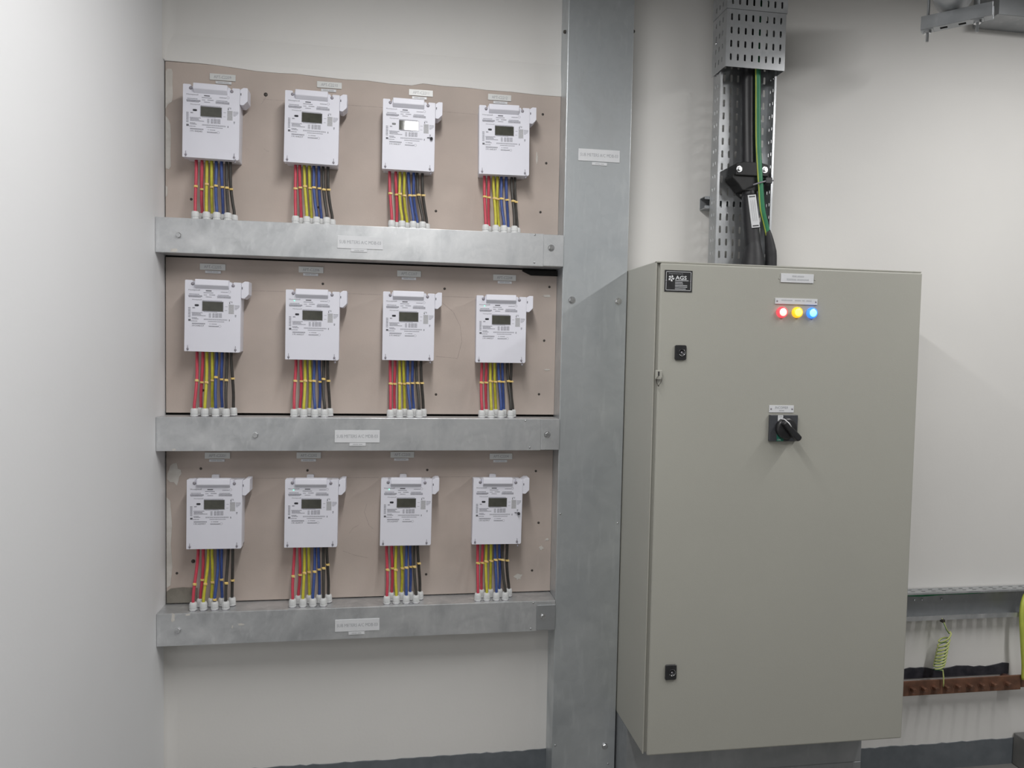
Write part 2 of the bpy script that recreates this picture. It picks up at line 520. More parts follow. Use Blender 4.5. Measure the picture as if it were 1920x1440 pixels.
def board(label, z0, z1, dots, line_z, lines, patches, big=(), arcs=()):
    t = empty('gypsum_board', (-0.13, 0, z0))
    MB().box(XL + 0.0035 + 0.13, 0.4915 + 0.13, YB, -0.004, 0, z1 - z0).build('panel', 'board', t, 0.001, 1)
    for k, (x, z) in enumerate(dots):
        r = 0.0041 if k not in big else 0.0062
        MB().lathe([(r, 0), (r, 0.0006), (r * 0.5, 0.0012)], (x + 0.13, YB, z - z0), 'Y', 10).build('screw', 'screw', t)
    for x0, x1, dz in lines:
        MB().add([(x0 + 0.13, YB - 0.0002, line_z - z0 - 0.0006), (x1 + 0.13, YB - 0.0002, line_z + dz - z0 - 0.0006),
                (x1 + 0.13, YB - 0.0002, line_z + dz - z0 + 0.0006), (x0 + 0.13, YB - 0.0002, line_z - z0 + 0.0006)], [(0, 1, 2, 3)]).build('pencil_line', 'pencil', t)
    for arc in arcs:
        L = [Vector((x + 0.13, z - z0)) for x, z in arc]
        vv, ff = [], []
        for i, q in enumerate(L):
            d_ = (L[min(i + 1, len(L) - 1)] - L[max(i - 1, 0)]).normalized()
            for s_ in (-0.0006, 0.0006):
                vv.append((q.x - d_.y * s_, YB - 0.0002, q.y + d_.x * s_))
        for i in range(len(L) - 1):
            ff.append((2 * i, 2 * i + 2, 2 * i + 3, 2 * i + 1))
        MB().add(vv, ff).build('scuff_mark', 'pencil', t)
    for k, pat in enumerate(patches):
        if isinstance(pat, list):
            MB().prism([(x + 0.13, z - z0) for x, z in pat][::-1], YB - 0.0012, YB).build('plaster_patch', 'plaster', t)
        else:
            x, z, w, h, m = pat
            blob(x + 0.13, z - z0, w, h, YB, k + int(z0 * 100)).build('plaster_patch' if m == 'plaster' else 'cement_patch', m, t)
    tag(t, label, 'board', 'gypsum backing boards')
    return t


M['pencil'] = mat('pencil', (0.33, 0.275, 0.25), 0.8, col2=(0.45, 0.38, 0.35), nscale=200)
board('pinkish gypsum board behind the top row of meters', 1.86, 2.4265,
      [(-0.452, 2.347), (-0.673, 2.012), (0.083, 2.012), (0.431, 2.346), (0.446, 2.187), (0.43, 2.025), (-0.289, 2.006)],
      2.3322, [(-0.46, -0.39, 0.0), (-0.22, -0.085, 0.0), (0.085, 0.21, -0.001)],
      [[(-0.747, 2.396), (-0.742, 2.404), (-0.730, 2.404), (-0.7265, 2.394), (-0.7275, 2.36), (-0.726, 2.325), (-0.729, 2.305), (-0.741, 2.296), (-0.7475, 2.283)],
       [(-0.7475, 2.262), (-0.739, 2.252), (-0.7335, 2.236), (-0.732, 2.2), (-0.7335, 2.15), (-0.7325, 2.11), (-0.738, 2.100), (-0.7478, 2.102)],
       [(-0.7478, 2.05), (-0.742, 2.045), (-0.743, 2.02), (-0.7478, 2.015)],
       (0.414, 2.199, 0.006, 0.038, 'plaster')], big=(0,),
      arcs=[[(-0.459, 2.3553), (-0.4494, 2.3429), (-0.4653, 2.3155)], [(-0.4568, 2.1795), (-0.4487, 2.1734), (-0.4423, 2.1722)]])
board('pinkish gypsum board behind the middle row of meters', 1.3475, 1.832,
      [(-0.274, 1.764), (0.115, 1.761), (0.466, 1.778), (0.452, 1.598), (-0.638, 1.419), (0.092, 1.413), (0.438, 1.417)],
      1.7353, [(-0.5, -0.385, 0.0), (-0.215, -0.09, 0.0), (0.085, 0.215, 0.0)],
      [(0.457, 1.747, 0.03, 0.008, 'plaster'), (0.463, 1.50, 0.02, 0.005, 'plaster')],
      arcs=[[(0.1024, 1.7193), (0.145, 1.6856), (0.1686, 1.6388), (0.1747, 1.5897), (0.1615, 1.533)], [(0.0876, 1.5387), (0.1209, 1.5358), (0.1615, 1.533)]])
b3 = board('pinkish gypsum board behind the bottom row of meters', 0.7425, 1.262,
           [(-0.645, 1.171), (-0.318, 1.163), (0.067, 1.162), (0.433, 1.156), (0.446, 0.979), (0.427, 0.815), (0.068, 0.812),
            (-0.717, 0.838), (-0.668, 0.875)],
           1.1385, [(-0.5, -0.39, 0.0), (-0.215, -0.09, 0.0), (0.08, 0.21, 0.0)],
           [[(-0.7475, 1.08), (-0.736, 1.07), (-0.731, 0.99), (-0.735, 0.93), (-0.730, 0.86), (-0.736, 0.80), (-0.7475, 0.792)],
            (-0.722, 1.155, 0.04, 0.06, 'plaster'), (0.379, 0.796, 0.026, 0.021, 'plaster'), (0.457, 0.892, 0.014, 0.014, 'plaster'),
            (0.476, 0.921, 0.012, 0.008, 'plaster')], big=(8,),
           arcs=[[(-0.2038, 0.8971), (-0.166, 0.8821), (-0.123, 0.8721)], [(-0.1838, 0.9549), (-0.172, 0.9723), (-0.155, 0.9808)], [(-0.1282, 1.051), (-0.1365, 1.0247), (-0.1206, 0.9802), (-0.1067, 0.9676)]])
MB().prism([(-0.7475 + 0.13, 0.0), (-0.656 + 0.13, 0.0), (-0.655 + 0.13, 0.047), (-0.70 + 0.13, 0.05), (-0.735 + 0.13, 0.047), (-0.7475 + 0.13, 0.038)],
           YB - 0.003, YB).build('cement_patch', 'cement', b3, 0.001, 1)

# ------------------------------------------------------------------ galvanised trunking
KA, KB, KD = 0.4917, 0.7098, 0.0985
TRAYS = [(1.9389, 1.8358), (1.3419, 1.2397), (0.7396, 0.6400)]


def tray(zt, zb, label, seam, bolts, screws, splash, idx):
    t = empty('cable_trunking', (-0.13, 0, zb))
    X = lambda x: x + 0.13
    h = zt - zb
    y0 = -0.0005 if idx == 2 else -0.0145
    MB().box(X(XL + 0.001), X(KA - 0.0006), -0.1045, y0, 0.0006, h - 0.0006).build('body', 'galv', t, 0.0012)
    ld = MB()
    ld.prism([(X(XL + 0.001), -0.0002), (X(seam), -0.0002), (X(seam), h), (X(XL + 0.001), h)], -0.1066, -0.1046)
    ld.box(X(XL + 0.001), X(seam), -0.1046, -0.09, h - 0.0006, h + 0.0006)
    ld.box(X(XL + 0.001), X(seam), -0.1046, -0.09, -0.0007, 0.0006)
    ld.build('lid', 'galv', t, 0.0008, 2)
    z0, z1 = (0.003, h - 0.013) if idx == 2 else (0.001, h - 0.001)
    MB().box(X(seam + 0.0015), X(KA - 0.0006), -0.1075 if idx < 2 else -0.108, -0.1045, z0, z1).build('end_bracket', 'galv_dull' if idx == 2 else 'galv', t, 0.001, 1)
    for x, z, r, w in bolts:
        hexbolt(MB(), X(x), -0.1066, z - zb, r, 0.006, w).build('bolt', 'bolt', t)
    for x, z in screws:
        MB().lathe([(0.0033, 0), (0.003, 0.0015), (0.0012, 0.0024)], (X(x), -0.1066, z - zb), 'Y', 10).build('screw', 'bolt', t)
    for k, (x, z, w, hh) in enumerate(splash):
        blob(X(x), z - zb, w, hh, -0.1066, k + idx * 7, 10, 0.0004, 0.45).build('plaster_splash', 'plaster', t)
    tag(t, label, 'trunking', 'horizontal cable trunkings')
    return t


tray(*TRAYS[0], 'galvanised horizontal trunking under the top row of meters', 0.424,
     [(-0.6849, 1.8871, 0.0085, 0.0), (0.4496, 1.895, 0.008, 0.011)], [(0.3954, 1.9353), (0.3955, 1.8469)],
     [(-0.699, 1.8425, 0.018, 0.012)], 0)
tray(*TRAYS[1], 'galvanised horizontal trunking under the middle row of meters', 0.4283,
     [(-0.464, 1.2882, 0.0095, 0.0), (0.4498, 1.2909, 0.008, 0.011)], [(0.3765, 1.336), (0.3932, 1.249)],
     [(-0.70, 1.2435, 0.014, 0.008)], 1)
tray(*TRAYS[2], 'galvanised horizontal trunking under the bottom row of meters', 0.427,
     [(-0.689, 0.6886, 0.0095, 0.0), (0.4479, 0.6884, 0.007, 0.011)], [(0.4156, 0.7351), (0.4085, 0.6489)],
     [(-0.703, 0.727, 0.012, 0.024), (-0.505, 0.700, 0.016, 0.006), (-0.53, 0.692, 0.004, 0.012), (-0.66, 0.735, 0.012, 0.007)], 2)
# black solids on the boards, painting in the dark of openings by the riser
for zc, hh, xa, lab in ((1.8225, 0.017, 0.372, 'dark cable slot in the wall under the right end of the top trunking'),
                        (1.2335, 0.010, 0.385, 'black cable slot in the wall under the right end of the middle trunking')):
    o = MB().prism([(xa, zc + hh * 0.25), (xa + 0.03, zc - hh / 2), (KA - 0.0006, zc - hh / 2), (KA - 0.0006, zc + hh / 2), (xa, zc + hh / 2)], -0.024, YB).build('cable_slot', 'shade_black')
    tag(o, lab, 'slot', 'cable slots beside the riser')

t = empty('riser_trunking', (KA, 0, 0))
W = KB - KA
MB().box(0, W, -KD + 0.002, -0.0005, 0.001, CEIL - 0.001).build('body', 'galv_trunk', t, 0.0015)
MB().box(0.0006, W - 0.0006, -KD - 0.001, -KD + 0.002, 0.001, CEIL - 0.001).build('lid', 'galv_trunk', t, 0.0014, 3)
for x, z, r in ((0.5238, 1.7305, 0.0095), (0.68, 1.7311, 0.0095), (0.6739, 0.2312, 0.0085)):
    hexbolt(MB(), x - KA, -KD - 0.001, z, r, 0.006, r * 1.25).build('bolt', 'bolt', t)
for x, z in ((0.5018, 1.0276), (0.6981, 0.993), (0.6867, 0.1691), (0.502, 0.245)):
    MB().lathe([(0.0034, 0), (0.003, 0.0015), (0.0012, 0.0024)], (x - KA, -KD - 0.001, z), 'Y', 10).build('screw', 'bolt', t)
for x, ax, z in ((0, -1, 2.60), (W, 1, 2.61)):
    MB().lathe([(0.006, 0), (0.006, 0.003 * ax), (0.004, 0.007 * ax)], (x, -0.06 if ax < 0 else -0.085, z), 'X', 8).build('screw', 'screw', t)
tag(t, 'tall galvanised riser trunking between the meters and the grey cabinet', 'trunking')


# ------------------------------------------------------------------ engraved plates
def plate(name, x, z, y, w, h, m, body, bw, bh, label, cat, group, ink='ink', off=0.0, bars=None, th=0.002):
    t = empty(name, (x, y, z))
    MB().box(-w / 2, w / 2, -th, 0, -h / 2, h / 2).build('plate', m, t, 0.0004, 1)
    if body:
        text(body, bw, bh, (0, -th - 0.0002, off), ink, t)
    if bars:
        mb = MB()
        for x0, x1, z0, z1 in bars:
            mb.quad(x0, x1, z0, z1, -th - 0.0002)
        mb.build('print', 'ink_faint', t)
    return tag(t, label, cat, group)


ROWN = ['top', 'middle', 'bottom']
ORD = ['first', 'second', 'third', 'fourth']
PLATES = {'C2209': (-0.5802, 2.3895, -0.5775, 2.3732), 'C2210': (-0.2582, 2.3898, -0.2605, 2.3729), 'C2211': (0.0293, 2.3862, 0.0247, 2.3698), 'C2212': (0.2855, 2.3897, 0.2882, 2.3735),
          'C2205': (-0.609, 1.8054, -0.608, 1.7896), 'C2206': (-0.3107, 1.8072, -0.3117, 1.7918), 'C2207': (-0.0009, 1.8054, -0.0014, 1.7897), 'C2208': (0.3133, 1.8035, 0.314, 1.788),
          'C2201': (-0.5945, 1.2125, -0.5961, 1.1968), 'C2202': (-0.3138, 1.2123, -0.3147, 1.1964), 'C2203': (-0.0153, 1.2135, -0.0186, 1.1978), 'C2204': (0.3125, 1.2068, 0.3101, 1.1909)}
CODES = [['C2209', 'C2210', 'C2211', 'C2212'], ['C2205', 'C2206', 'C2207', 'C2208'], ['C2201', 'C2202', 'C2203', 'C2204']]
for r in range(3):
    for c in range(4):
        k = CODES[r][c]
        px, pz, sx, sz = PLATES[k]
        plate('nameplate', px, pz, YB - 0.001, 0.0765, 0.0195, 'plate_grey', 'APT-' + k, 0.051, 0.0088,
              'grey engraved plate reading APT-%s above the %s meter of the %s row' % (k, ORD[c], ROWN[r]), 'nameplate', 'apartment nameplates')
        plate('asset_tag', sx, sz, YB - 0.001, 0.047, 0.0082, 'plate', None, 0, 0,
              'small white tag just below the APT-%s plate, %s row' % (k, ROWN[r]), 'tag', 'small asset tags',
              bars=[(-0.017, -0.002, -0.0015, 0.0015), (0.0, 0.016, -0.0015, 0.0015)])
for (x, z, sx, sz, where), y, nm in (((-0.1537, 1.8871, -0.1572, 1.8628, 'the top trunking'), -0.1067, 0), ((-0.1569, 1.2847, -0.1558, 1.2595, 'the middle trunking'), -0.1067, 1),
                                     ((-0.1512, 0.6837, -0.1534, 0.6582, 'the bottom trunking'), -0.1067, 2), ((0.6033, 2.1997, 0.6049, 2.1728, 'the tall riser'), -KD - 0.0011, 3)):
    plate('nameplate', x, z, y, 0.138, 0.0385, 'plate', 'SUB METERS A/C MDB-03', 0.126, 0.0098,
          'white plate reading SUB METERS A/C MDB-03 on %s' % where, 'nameplate', 'sub meter nameplates', off=0.0005)
    plate('asset_tag', sx, sz, y, 0.050, 0.0092, 'plate', None, 0, 0, 'small white tag under the SUB METERS plate on %s' % where, 'tag', 'small asset tags',
          bars=[(-0.015, 0.001, -0.0016, 0.0016), (0.003, 0.015, -0.0016, 0.0016)])

# ------------------------------------------------------------------ electricity meters
MW, MH, MY = 0.1625, 0.216, -0.085     # width, height, front plane


def zp(x, y):
    """drawing units of the meter face -> metres (x from the centre, z from the bottom edge)"""
    yc = y - (x - 50) * 0.0205
    return (x - 490) * 0.0001847, (1266 - yc) * 0.0001893


def zpoly(*p):
    return [zp(*q) for q in p]


def round_poly(pts, rad, n=4):
    out = []
    N = len(pts)
    for i in range(N):
        p, a, b = Vector(pts[i]), Vector(pts[i - 1]), Vector(pts[(i + 1) % N])
        r_ = rad[i] if isinstance(rad, (list, tuple)) else rad
        if r_ == 0:
            out.append(tuple(p))
            continue
        d0, d1 = (a - p).normalized(), (b - p).normalized()
        s, e = p + d0 * r_, p + d1 * r_
        for k in range(n + 1):
            t_ = k / n
            q = s * (1 - t_) ** 2 + p * 2 * t_ * (1 - t_) + e * t_ ** 2
            out.append(tuple(q))
    return out


cover_pts = [(-MW / 2, 0), (MW / 2, 0), (MW / 2, MH - 0.002), zp(815, 150), zp(800, 205), zp(775, 150), zp(205, 132), zp(190, 195), zp(165, 128), (-MW / 2, MH)]
cover_pts = round_poly(cover_pts, [0.002, 0.006, 0.002, 0.001, 0.002, 0.001, 0.001, 0.002, 0.001, 0.003])
mb_cover = MB().prism(cover_pts, MY, MY + 0.026)
body_pts = [(-MW / 2 + 0.004, 0.003), (MW / 2 - 0.004, 0.003), (MW / 2 - 0.003, MH - 0.006), (-MW / 2 + 0.003, MH - 0.006)]
mb_body = MB().prism(body_pts, MY + 0.026, YB - 0.0004)
ear = round_poly(zpoly((932, 405), (985, 410), (1052, 345), (1052, 135), (985, 133), (932, 168)), 0.0015, 2)
mb_ear = MB().prism(ear, MY + 0.0005, MY + 0.05)
# label holder: ridge with a slanted underside
hx0, hz1 = zp(215, 108)
hx1, _ = zp(742, 118)
_, hz0 = zp(215, 205)
_, hzs = zp(215, 262)
hv = []
for x, dx in ((hx0, 0.0), (hx1, 0.0)):
    hv += [(x, MY - 0.009, hz1 - 0.001), (x, MY - 0.011, hz0), (x, MY - 0.0002, hzs), (x, MY + 0.012, hzs), (x, MY + 0.012, hz1)]
mb_hold = MB().add(hv, [(0, 1, 2, 3, 4), (9, 8, 7, 6, 5), (0, 5, 6, 1), (1, 6, 7, 2), (2, 7, 8, 3), (3, 8, 9, 4), (4, 9, 5, 0)])
a0, a1 = zp(328, 618)[0], zp(650, 618)[0]
lz0, lz1 = zp(328, 616)[1], zp(328, 466)[1]
mb_lcd = MB().box(a0, a1, MY - 0.0006, MY + 0.001, lz0, lz1)
mb_lframe = MB()
for q in ((a0 - 0.0012, a1 + 0.0012, lz0 - 0.0012, lz0), (a0 - 0.0012, a1 + 0.0012, lz1, lz1 + 0.0012), (a0 - 0.0012, a0, lz0, lz1), (a1, a1 + 0.0012, lz0, lz1)):
    mb_lframe.box(q[0], q[1], MY - 0.0009, MY + 0.001, q[2], q[3])
px_, pz_ = zp(238, 528)
mb_port = MB().prism(round_poly([(px_ - 0.006, pz_ - 0.0028), (px_ + 0.006, pz_ - 0.0028), (px_ + 0.006, pz_ + 0.0028), (px_ - 0.006, pz_ + 0.0028)], 0.0027, 4), MY - 0.0009, MY)
# printing on the face
mb_fine, mb_ink = MB(), MB()


def bar(mb, x0, x1, y, h):
    ax, az = zp(x0, y)
    bx, bz = zp(x1, y)
    hh = h * 0.00023 / 2
    mb.add([(ax, MY - 0.0002, az - hh), (bx, MY - 0.0002, az - hh), (bx, MY - 0.0002, az + hh), (ax, MY - 0.0002, az + hh)], [(0, 1, 2, 3)])


def ring(mb, x, y, r, w=3.5, n=14):
    cx, cz = zp(x, y)
    s = 0.00019
    v = []
    for k in range(n):
        a = 2 * math.pi * k / n
        for q in (r, r - w):
            v.append((cx + q * s * math.cos(a), MY - 0.0002, cz + q * s * math.sin(a)))
    mb.add(v, [(2 * k, (2 * k + 2) % (2 * n), (2 * k + 3) % (2 * n), 2 * k + 1) for k in range(n)])


for x0, x1, y, h in ((340, 495, 326, 9), (115, 275, 350, 9), (105, 320, 372, 9), (105, 320, 385, 9), (110, 300, 397, 7), (345, 395, 362, 8), (430, 525, 360, 10), (375, 470, 393, 8),
                     (565, 740, 362, 9), (556, 770, 380, 8), (556, 770, 393, 8), (556, 770, 405, 6), (325, 632, 452, 7), (160, 330, 645, 9), (165, 300, 662, 8), (165, 310, 676, 7), (165, 380, 692, 8),
                     (160, 245, 728, 8), (165, 268, 746, 9), (150, 250, 780, 8), (415, 672, 786, 8), (165, 372, 816, 8), (165, 372, 826, 5), (440, 458, 826, 8), (470, 556, 826, 8), (428, 585, 858, 7), (428, 580, 868, 5),
                     (612, 722, 312, 8), (680, 722, 543, 5), (680, 716, 607, 5), (345, 560, 630, 5), (170, 210, 570, 14),
                     (830, 912, 524, 6), (832, 910, 540, 6), (832, 905, 556, 6), (832, 890, 572, 6), (832, 870, 588, 6), (750, 800, 462, 6), (775, 800, 478, 8), (838, 862, 685, 16), (840, 858, 705, 10)):
    bar(mb_fine, x0, x1, y, h)
for k in range(7):
    bar(mb_fine, 106, 142, 570 + k * 24, 12)
for k in range(5):
    bar(mb_fine, 428, 462, 658 + k * 15, 7)
    bar(mb_fine, 485, 520, 658 + k * 15, 8)
    bar(mb_fine, 528, 578, 658 + k * 15, 8)
    bar(mb_fine, 584, 634, 658 + k * 15, 8)
for k in range(24):
    bar(mb_fine, 352 + k * 15.5, 352 + k * 15.5 + 9, 752 + k * 0.3, 18)
ring(mb_fine, 748, 306, 20)
ring(mb_fine, 604, 862, 20)
for x0, x1, y, h in ((376, 466, 295, 14), (108, 146, 765, 26), (747, 758, 764, 24), (747, 760, 486, 24), (748, 822, 650, 10), (941, 955, 240, 30)):
    bar(mb_ink, x0, x1, y, h)
gx, gz = zp(780, 585)
mb_grey = MB().quad(gx - 0.0075, gx + 0.0075, gz - 0.0142, gz + 0.0142, MY - 0.0003)
hw = text_mesh('Honeywell', 0.033, 0.0050, 'print', 0.0)
hw2 = text_mesh('Honeywell', 0.027, 0.0040, 'print', 0.0)


def screw_mb(x, y, r=0.0042, wire=True):
    cx, cz = zp(x, y)
    mb = MB().lathe([(r, 0), (r * 0.9, 0.0014), (r * 0.3, 0.002)], (cx, MY, cz), 'Y', 10)
    if wire:
        mb.tube([(cx, MY - 0.001, cz), (cx + 0.0002, MY - 0.002, cz + 0.006), (cx, MY - 0.001, cz + 0.0115)], 0.0007, 5)
        mb.tube([(cx, MY - 0.001, cz), (cx, MY - 0.001, cz - 0.0055)], 0.0008, 5)
    return mb


ME = {'cover': mb_cover.mesh('cover', 'meter'), 'body': mb_body.mesh('body', 'meter_body'), 'side_module': mb_ear.mesh('side_module', 'meter'),
      'label_holder': mb_hold.mesh('label_holder', 'meter'), 'display': mb_lcd.mesh('display', 'lcd'), 'display_frame': mb_lframe.mesh('display_frame', 'print_fine'),
      'optical_port': mb_port.mesh('optical_port', 'port'), 'fine_print': mb_fine.mesh('fine_print', 'print_fine'), 'printed_marks': mb_ink.mesh('printed_marks', 'print'),
      'sticker': mb_grey.mesh('sticker', 'grey_label')}
SCREWS = [screw_mb(170, 186, 0.005, False).mesh('screw', 'seal'), screw_mb(805, 205, 0.005, False).mesh('screw', 'seal'),
          screw_mb(105, 1228, 0.0035).mesh('screw', 'seal'), screw_mb(855, 1240, 0.0035).mesh('screw', 'seal')]
sealwire = MB()
cx, cz = zp(870, 1275)
sealwire.tube([(cx, MY + 0.002, cz + 0.004), (cx + 0.002, MY - 0.002, cz - 0.003), (cx, MY + 0.001, cz - 0.009), (cx - 0.002, MY + 0.003, cz - 0.003)], 0.0012, 6)
sealwire.lathe([(0.003, 0), (0.003, 0.004)], (cx, MY + 0.002, cz - 0.008), 'Y', 8)
SEALW = sealwire.mesh('seal', 'seal')
tx, tz = zp(430, 100)
MBT = MB().prism(round_poly([(tx - 0.011, tz - 0.012), (tx + 0.011, tz - 0.012), (tx + 0.011, tz - 0.001), (tx - 0.011, tz - 0.001)], [0, 0, 0.004, 0.004]), YB - 0.012, YB - 0.0004)
TAB = MBT.mesh('mounting_tab', 'meter_body')
sk_ = MB()
cx, cz = zp(870, 745)
sk_.tube([(cx - 0.013, MY - 0.001, cz + 0.003), (cx - 0.005, MY - 0.004, cz + 0.003), (cx, MY - 0.004, cz)], 0.001, 6)
sk_.lathe([(0.0045, 0), (0.005, 0.003), (0.004, 0.009), (0.002, 0.011)], (cx, MY, cz), 'Y', 12)
KNOBSEAL = sk_.mesh('seal', 'port')
lx_, lz_ = zp(192, 306)
LED = MB().lathe([(0.0019, 0), (0.0017, 0.001), (0.0008, 0.0016)], (lx_, MY, lz_), 'Y', 10).mesh('pulse_lamp', 'led')

COLX = [-0.598, -0.3005, -0.004, 0.2947]
METERS = {'C2209': (-0.5996, 2.1233, -0.7), 'C2210': (-0.3059, 2.1255, -0.95), 'C2211': (-0.0094, 2.1218, -0.3), 'C2212': (0.2953, 2.1247, 0.75),
          'C2205': (-0.5947, 1.5408, -0.75), 'C2206': (-0.2986, 1.5213, -0.3), 'C2207': (-0.0021, 1.5247, -0.2), 'C2208': (0.2956, 1.5222, 0.25),
          'C2201': (-0.5893, 0.9319, -0.5), 'C2202': (-0.2987, 0.9301, -0.6), 'C2203': (-0.0029, 0.9292, -0.55), 'C2204': (0.293, 0.9272, -0.55)}
SERIAL = {'C2209': '19144040', 'C2210': '19144037', 'C2211': '19144037', 'C2212': '19144037', 'C2205': '19144037', 'C2206': '19144037', 'C2207': '19144027', 'C2208': '19144027',
          'C2201': '19143997', 'C2202': '19143977', 'C2203': '19143997', 'C2204': '19143997'}
LIT = {'C2206', 'C2208', 'C2202', 'C2203'}
for r in range(3):
    for c in range(4):
        k = CODES[r][c]
        x, z, rot = METERS[k]
        t = empty('electricity_meter', (x, 0, z), math.radians(-rot))
        for nm, me in ME.items():
            o = inst(nm, me, t)
            if nm in ('cover', 'body', 'side_module', 'label_holder'):
                bv = o.modifiers.new('bevel', 'BEVEL')
                bv.width, bv.segments, bv.limit_method = 0.0018, 2, 'ANGLE'
                bv.angle_limit = math.radians(40)
        for me in SCREWS:
            inst('screw', me, t)
        inst('mounting_tab', TAB, t)
        hx_, hz_ = zp(195, 288)
        inst('brand_print', hw, t, (hx_, MY - 0.0003, hz_))
        hx_, hz_ = zp(240, 441)
        inst('brand_print', hw2, t, (hx_, MY - 0.0003, hz_))
        hx_, hz_ = zp(262, 856)
        text(SERIAL[k], 0.0345, 0.0048, (hx_, MY - 0.0003, hz_), 'print', t, 'serial_number', 0.0)
        if k in LIT:
            inst('pulse_lamp', LED, t)
        if k in ('C2211', 'C2204'):
            inst('seal', KNOBSEAL, t)
        if k in ('C2209', 'C2211', 'C2212', 'C2206', 'C2207', 'C2208', 'C2204'):
            inst('seal', SEALW, t)
        extra = {'C2211': ', bright glare on its display', 'C2204': ', dark seal on its face'}.get(k, '')
        tag(t, 'white electricity meter, %s from left in the %s row%s' % (ORD[c], ROWN[r], extra) if extra or k not in LIT else
            'white electricity meter with a green light, %s from left in the %s row' % (ORD[c], ROWN[r]), 'electricity meter', 'wall-mounted electricity meters')

# ------------------------------------------------------------------ cables and glands: (x at the meter, x at the gland, height of the marker)
CABLES = {
    'C2209': [(-0.6494, -0.6451, 2.0423), (-0.6327, -0.6334, 2.0368), (-0.6185, -0.6129, 2.051), (-0.6045, -0.6038, 2.0448), (-0.5913, -0.5829, 2.0471), (-0.5757, -0.572, 2.0464), (-0.5609, -0.5505, 2.0423), (-0.5499, -0.5395, 2.0414)],
    'C2210': [(-0.3561, -0.3515, 2.0513), (-0.3437, -0.3386, 2.057), (-0.3296, -0.3176, 2.0603), (-0.3145, -0.3071, 2.057), (-0.301, -0.2885, 2.0577), (-0.2855, -0.2773, 2.0577), (-0.2729, -0.2576, 2.0527), (-0.2577, -0.2442, 2.0551)],
    'C2211': [(-0.0672, -0.0584, 2.0516), (-0.0477, -0.0427, 2.0508), (-0.0347, -0.0262, 2.0516), (-0.0207, -0.0107, 2.049), (-0.0078, 0.0086, 2.0482), (0.0091, 0.0218, 2.0506), (0.0197, 0.0382, 2.0513), (0.0362, 0.052, 2.0527)],
    'C2212': [(0.2358, 0.2392, 2.0569), (0.2503, 0.2536, 2.0567), (0.2656, 0.2716, 2.0534), (0.2787, 0.2865, 2.0531), (0.2914, 0.2987, 2.053), (0.3075, 0.317, 2.052), (0.3251, 0.3325, 2.047), (0.3361, 0.3472, 2.0466)],
    'C2205': [(-0.6472, -0.6479, 1.4516), (-0.6299, -0.6368, 1.446), (-0.6185, -0.6172, 1.4462), (-0.6021, -0.6032, 1.4522), (-0.5893, -0.5857, 1.4622), (-0.5735, -0.5742, 1.4558), (-0.5587, -0.5554, 1.4535), (-0.5462, -0.5404, 1.4587)],
    'C2206': [(-0.3514, -0.3525, 1.4538), (-0.3361, -0.3381, 1.453), (-0.3235, -0.3232, 1.4548), (-0.3082, -0.309, 1.4543), (-0.2952, -0.2894, 1.4545), (-0.2798, -0.2784, 1.452), (-0.2661, -0.2599, 1.4606), (-0.2541, -0.2471, 1.4551)],
    'C2207': [(-0.0582, -0.0556, 1.4487), (-0.0426, -0.0426, 1.4481), (-0.0281, -0.0265, 1.45), (-0.0157, -0.0106, 1.4484), (-0.0026, 0.0065, 1.4503), (0.0134, 0.0184, 1.4513), (0.0241, 0.0351, 1.4515), (0.0401, 0.0496, 1.4517)],
    'C2208': [(0.2381, 0.2376, 1.4557), (0.2531, 0.256, 1.4559), (0.2667, 0.2681, 1.4605), (0.2804, 0.2874, 1.4589), (0.2933, 0.3003, 1.46), (0.3062, 0.3137, 1.4592), (0.3228, 0.3326, 1.4612), (0.3358, 0.3443, 1.4605)],
    'C2201': [(-0.6441, -0.6515, 0.8184), (-0.6286, -0.6385, 0.8255), (-0.6134, -0.6211, 0.8183), (-0.6028, -0.6052, 0.8169), (-0.5845, -0.5883, 0.7716), (-0.5738, -0.5735, 0.8245), (-0.5545, -0.5553, 0.8189), (-0.5405, -0.5433, 0.821)],
    'C2202': [(-0.3525, -0.3536, 0.8334), (-0.336, -0.3397, 0.8329), (-0.3215, -0.3219, 0.842), (-0.3084, -0.3061, 0.8415), (-0.2894, -0.2915, 0.8454), (-0.2784, -0.2748, 0.8493), (-0.2628, -0.2589, 0.855), (-0.2523, -0.2462, 0.8641)],
    'C2203': [(-0.063, -0.0598, 0.8451), (-0.0462, -0.0444, 0.8464), (-0.0326, -0.0298, 0.8442), (-0.0147, -0.0127, 0.8455), (0.0014, 0.0022, 0.8503), (0.0133, 0.0154, 0.85), (0.0255, 0.0333, 0.8522), (0.0374, 0.047, 0.8607)],
    'C2204': [(0.2349, 0.235, 0.8583), (0.2516, 0.2504, 0.857), (0.2638, 0.2644, 0.8628), (0.2795, 0.2802, 0.8625), (0.2925, 0.2962, 0.8674), (0.3074, 0.311, 0.8671), (0.3179, 0.3258, 0.8667), (0.3336, 0.343, 0.8628)],
}
GL = MB().lathe([(0.0116, 0), (0.0116, 0.0052), (0.0104, 0.0056), (0.0104, 0.0068), (0.0115, 0.0072), (0.0115, 0.0155), (0.0110, 0.0195), (0.0094, 0.0232), (0.0070, 0.0240), (0.0056, 0.0240)], seg=14, smooth=False)
GLM = GL.mesh('dome_nut', 'gland')
GLB = MB().lathe([(0.0125, 0), (0.0125, 0.0012)], seg=6, smooth=False).mesh('lock_ring', 'seal')
KIND = ['red', 'red', 'yellow', 'yellow', 'blue', 'blue', 'black', 'black']
CR = 0.0046
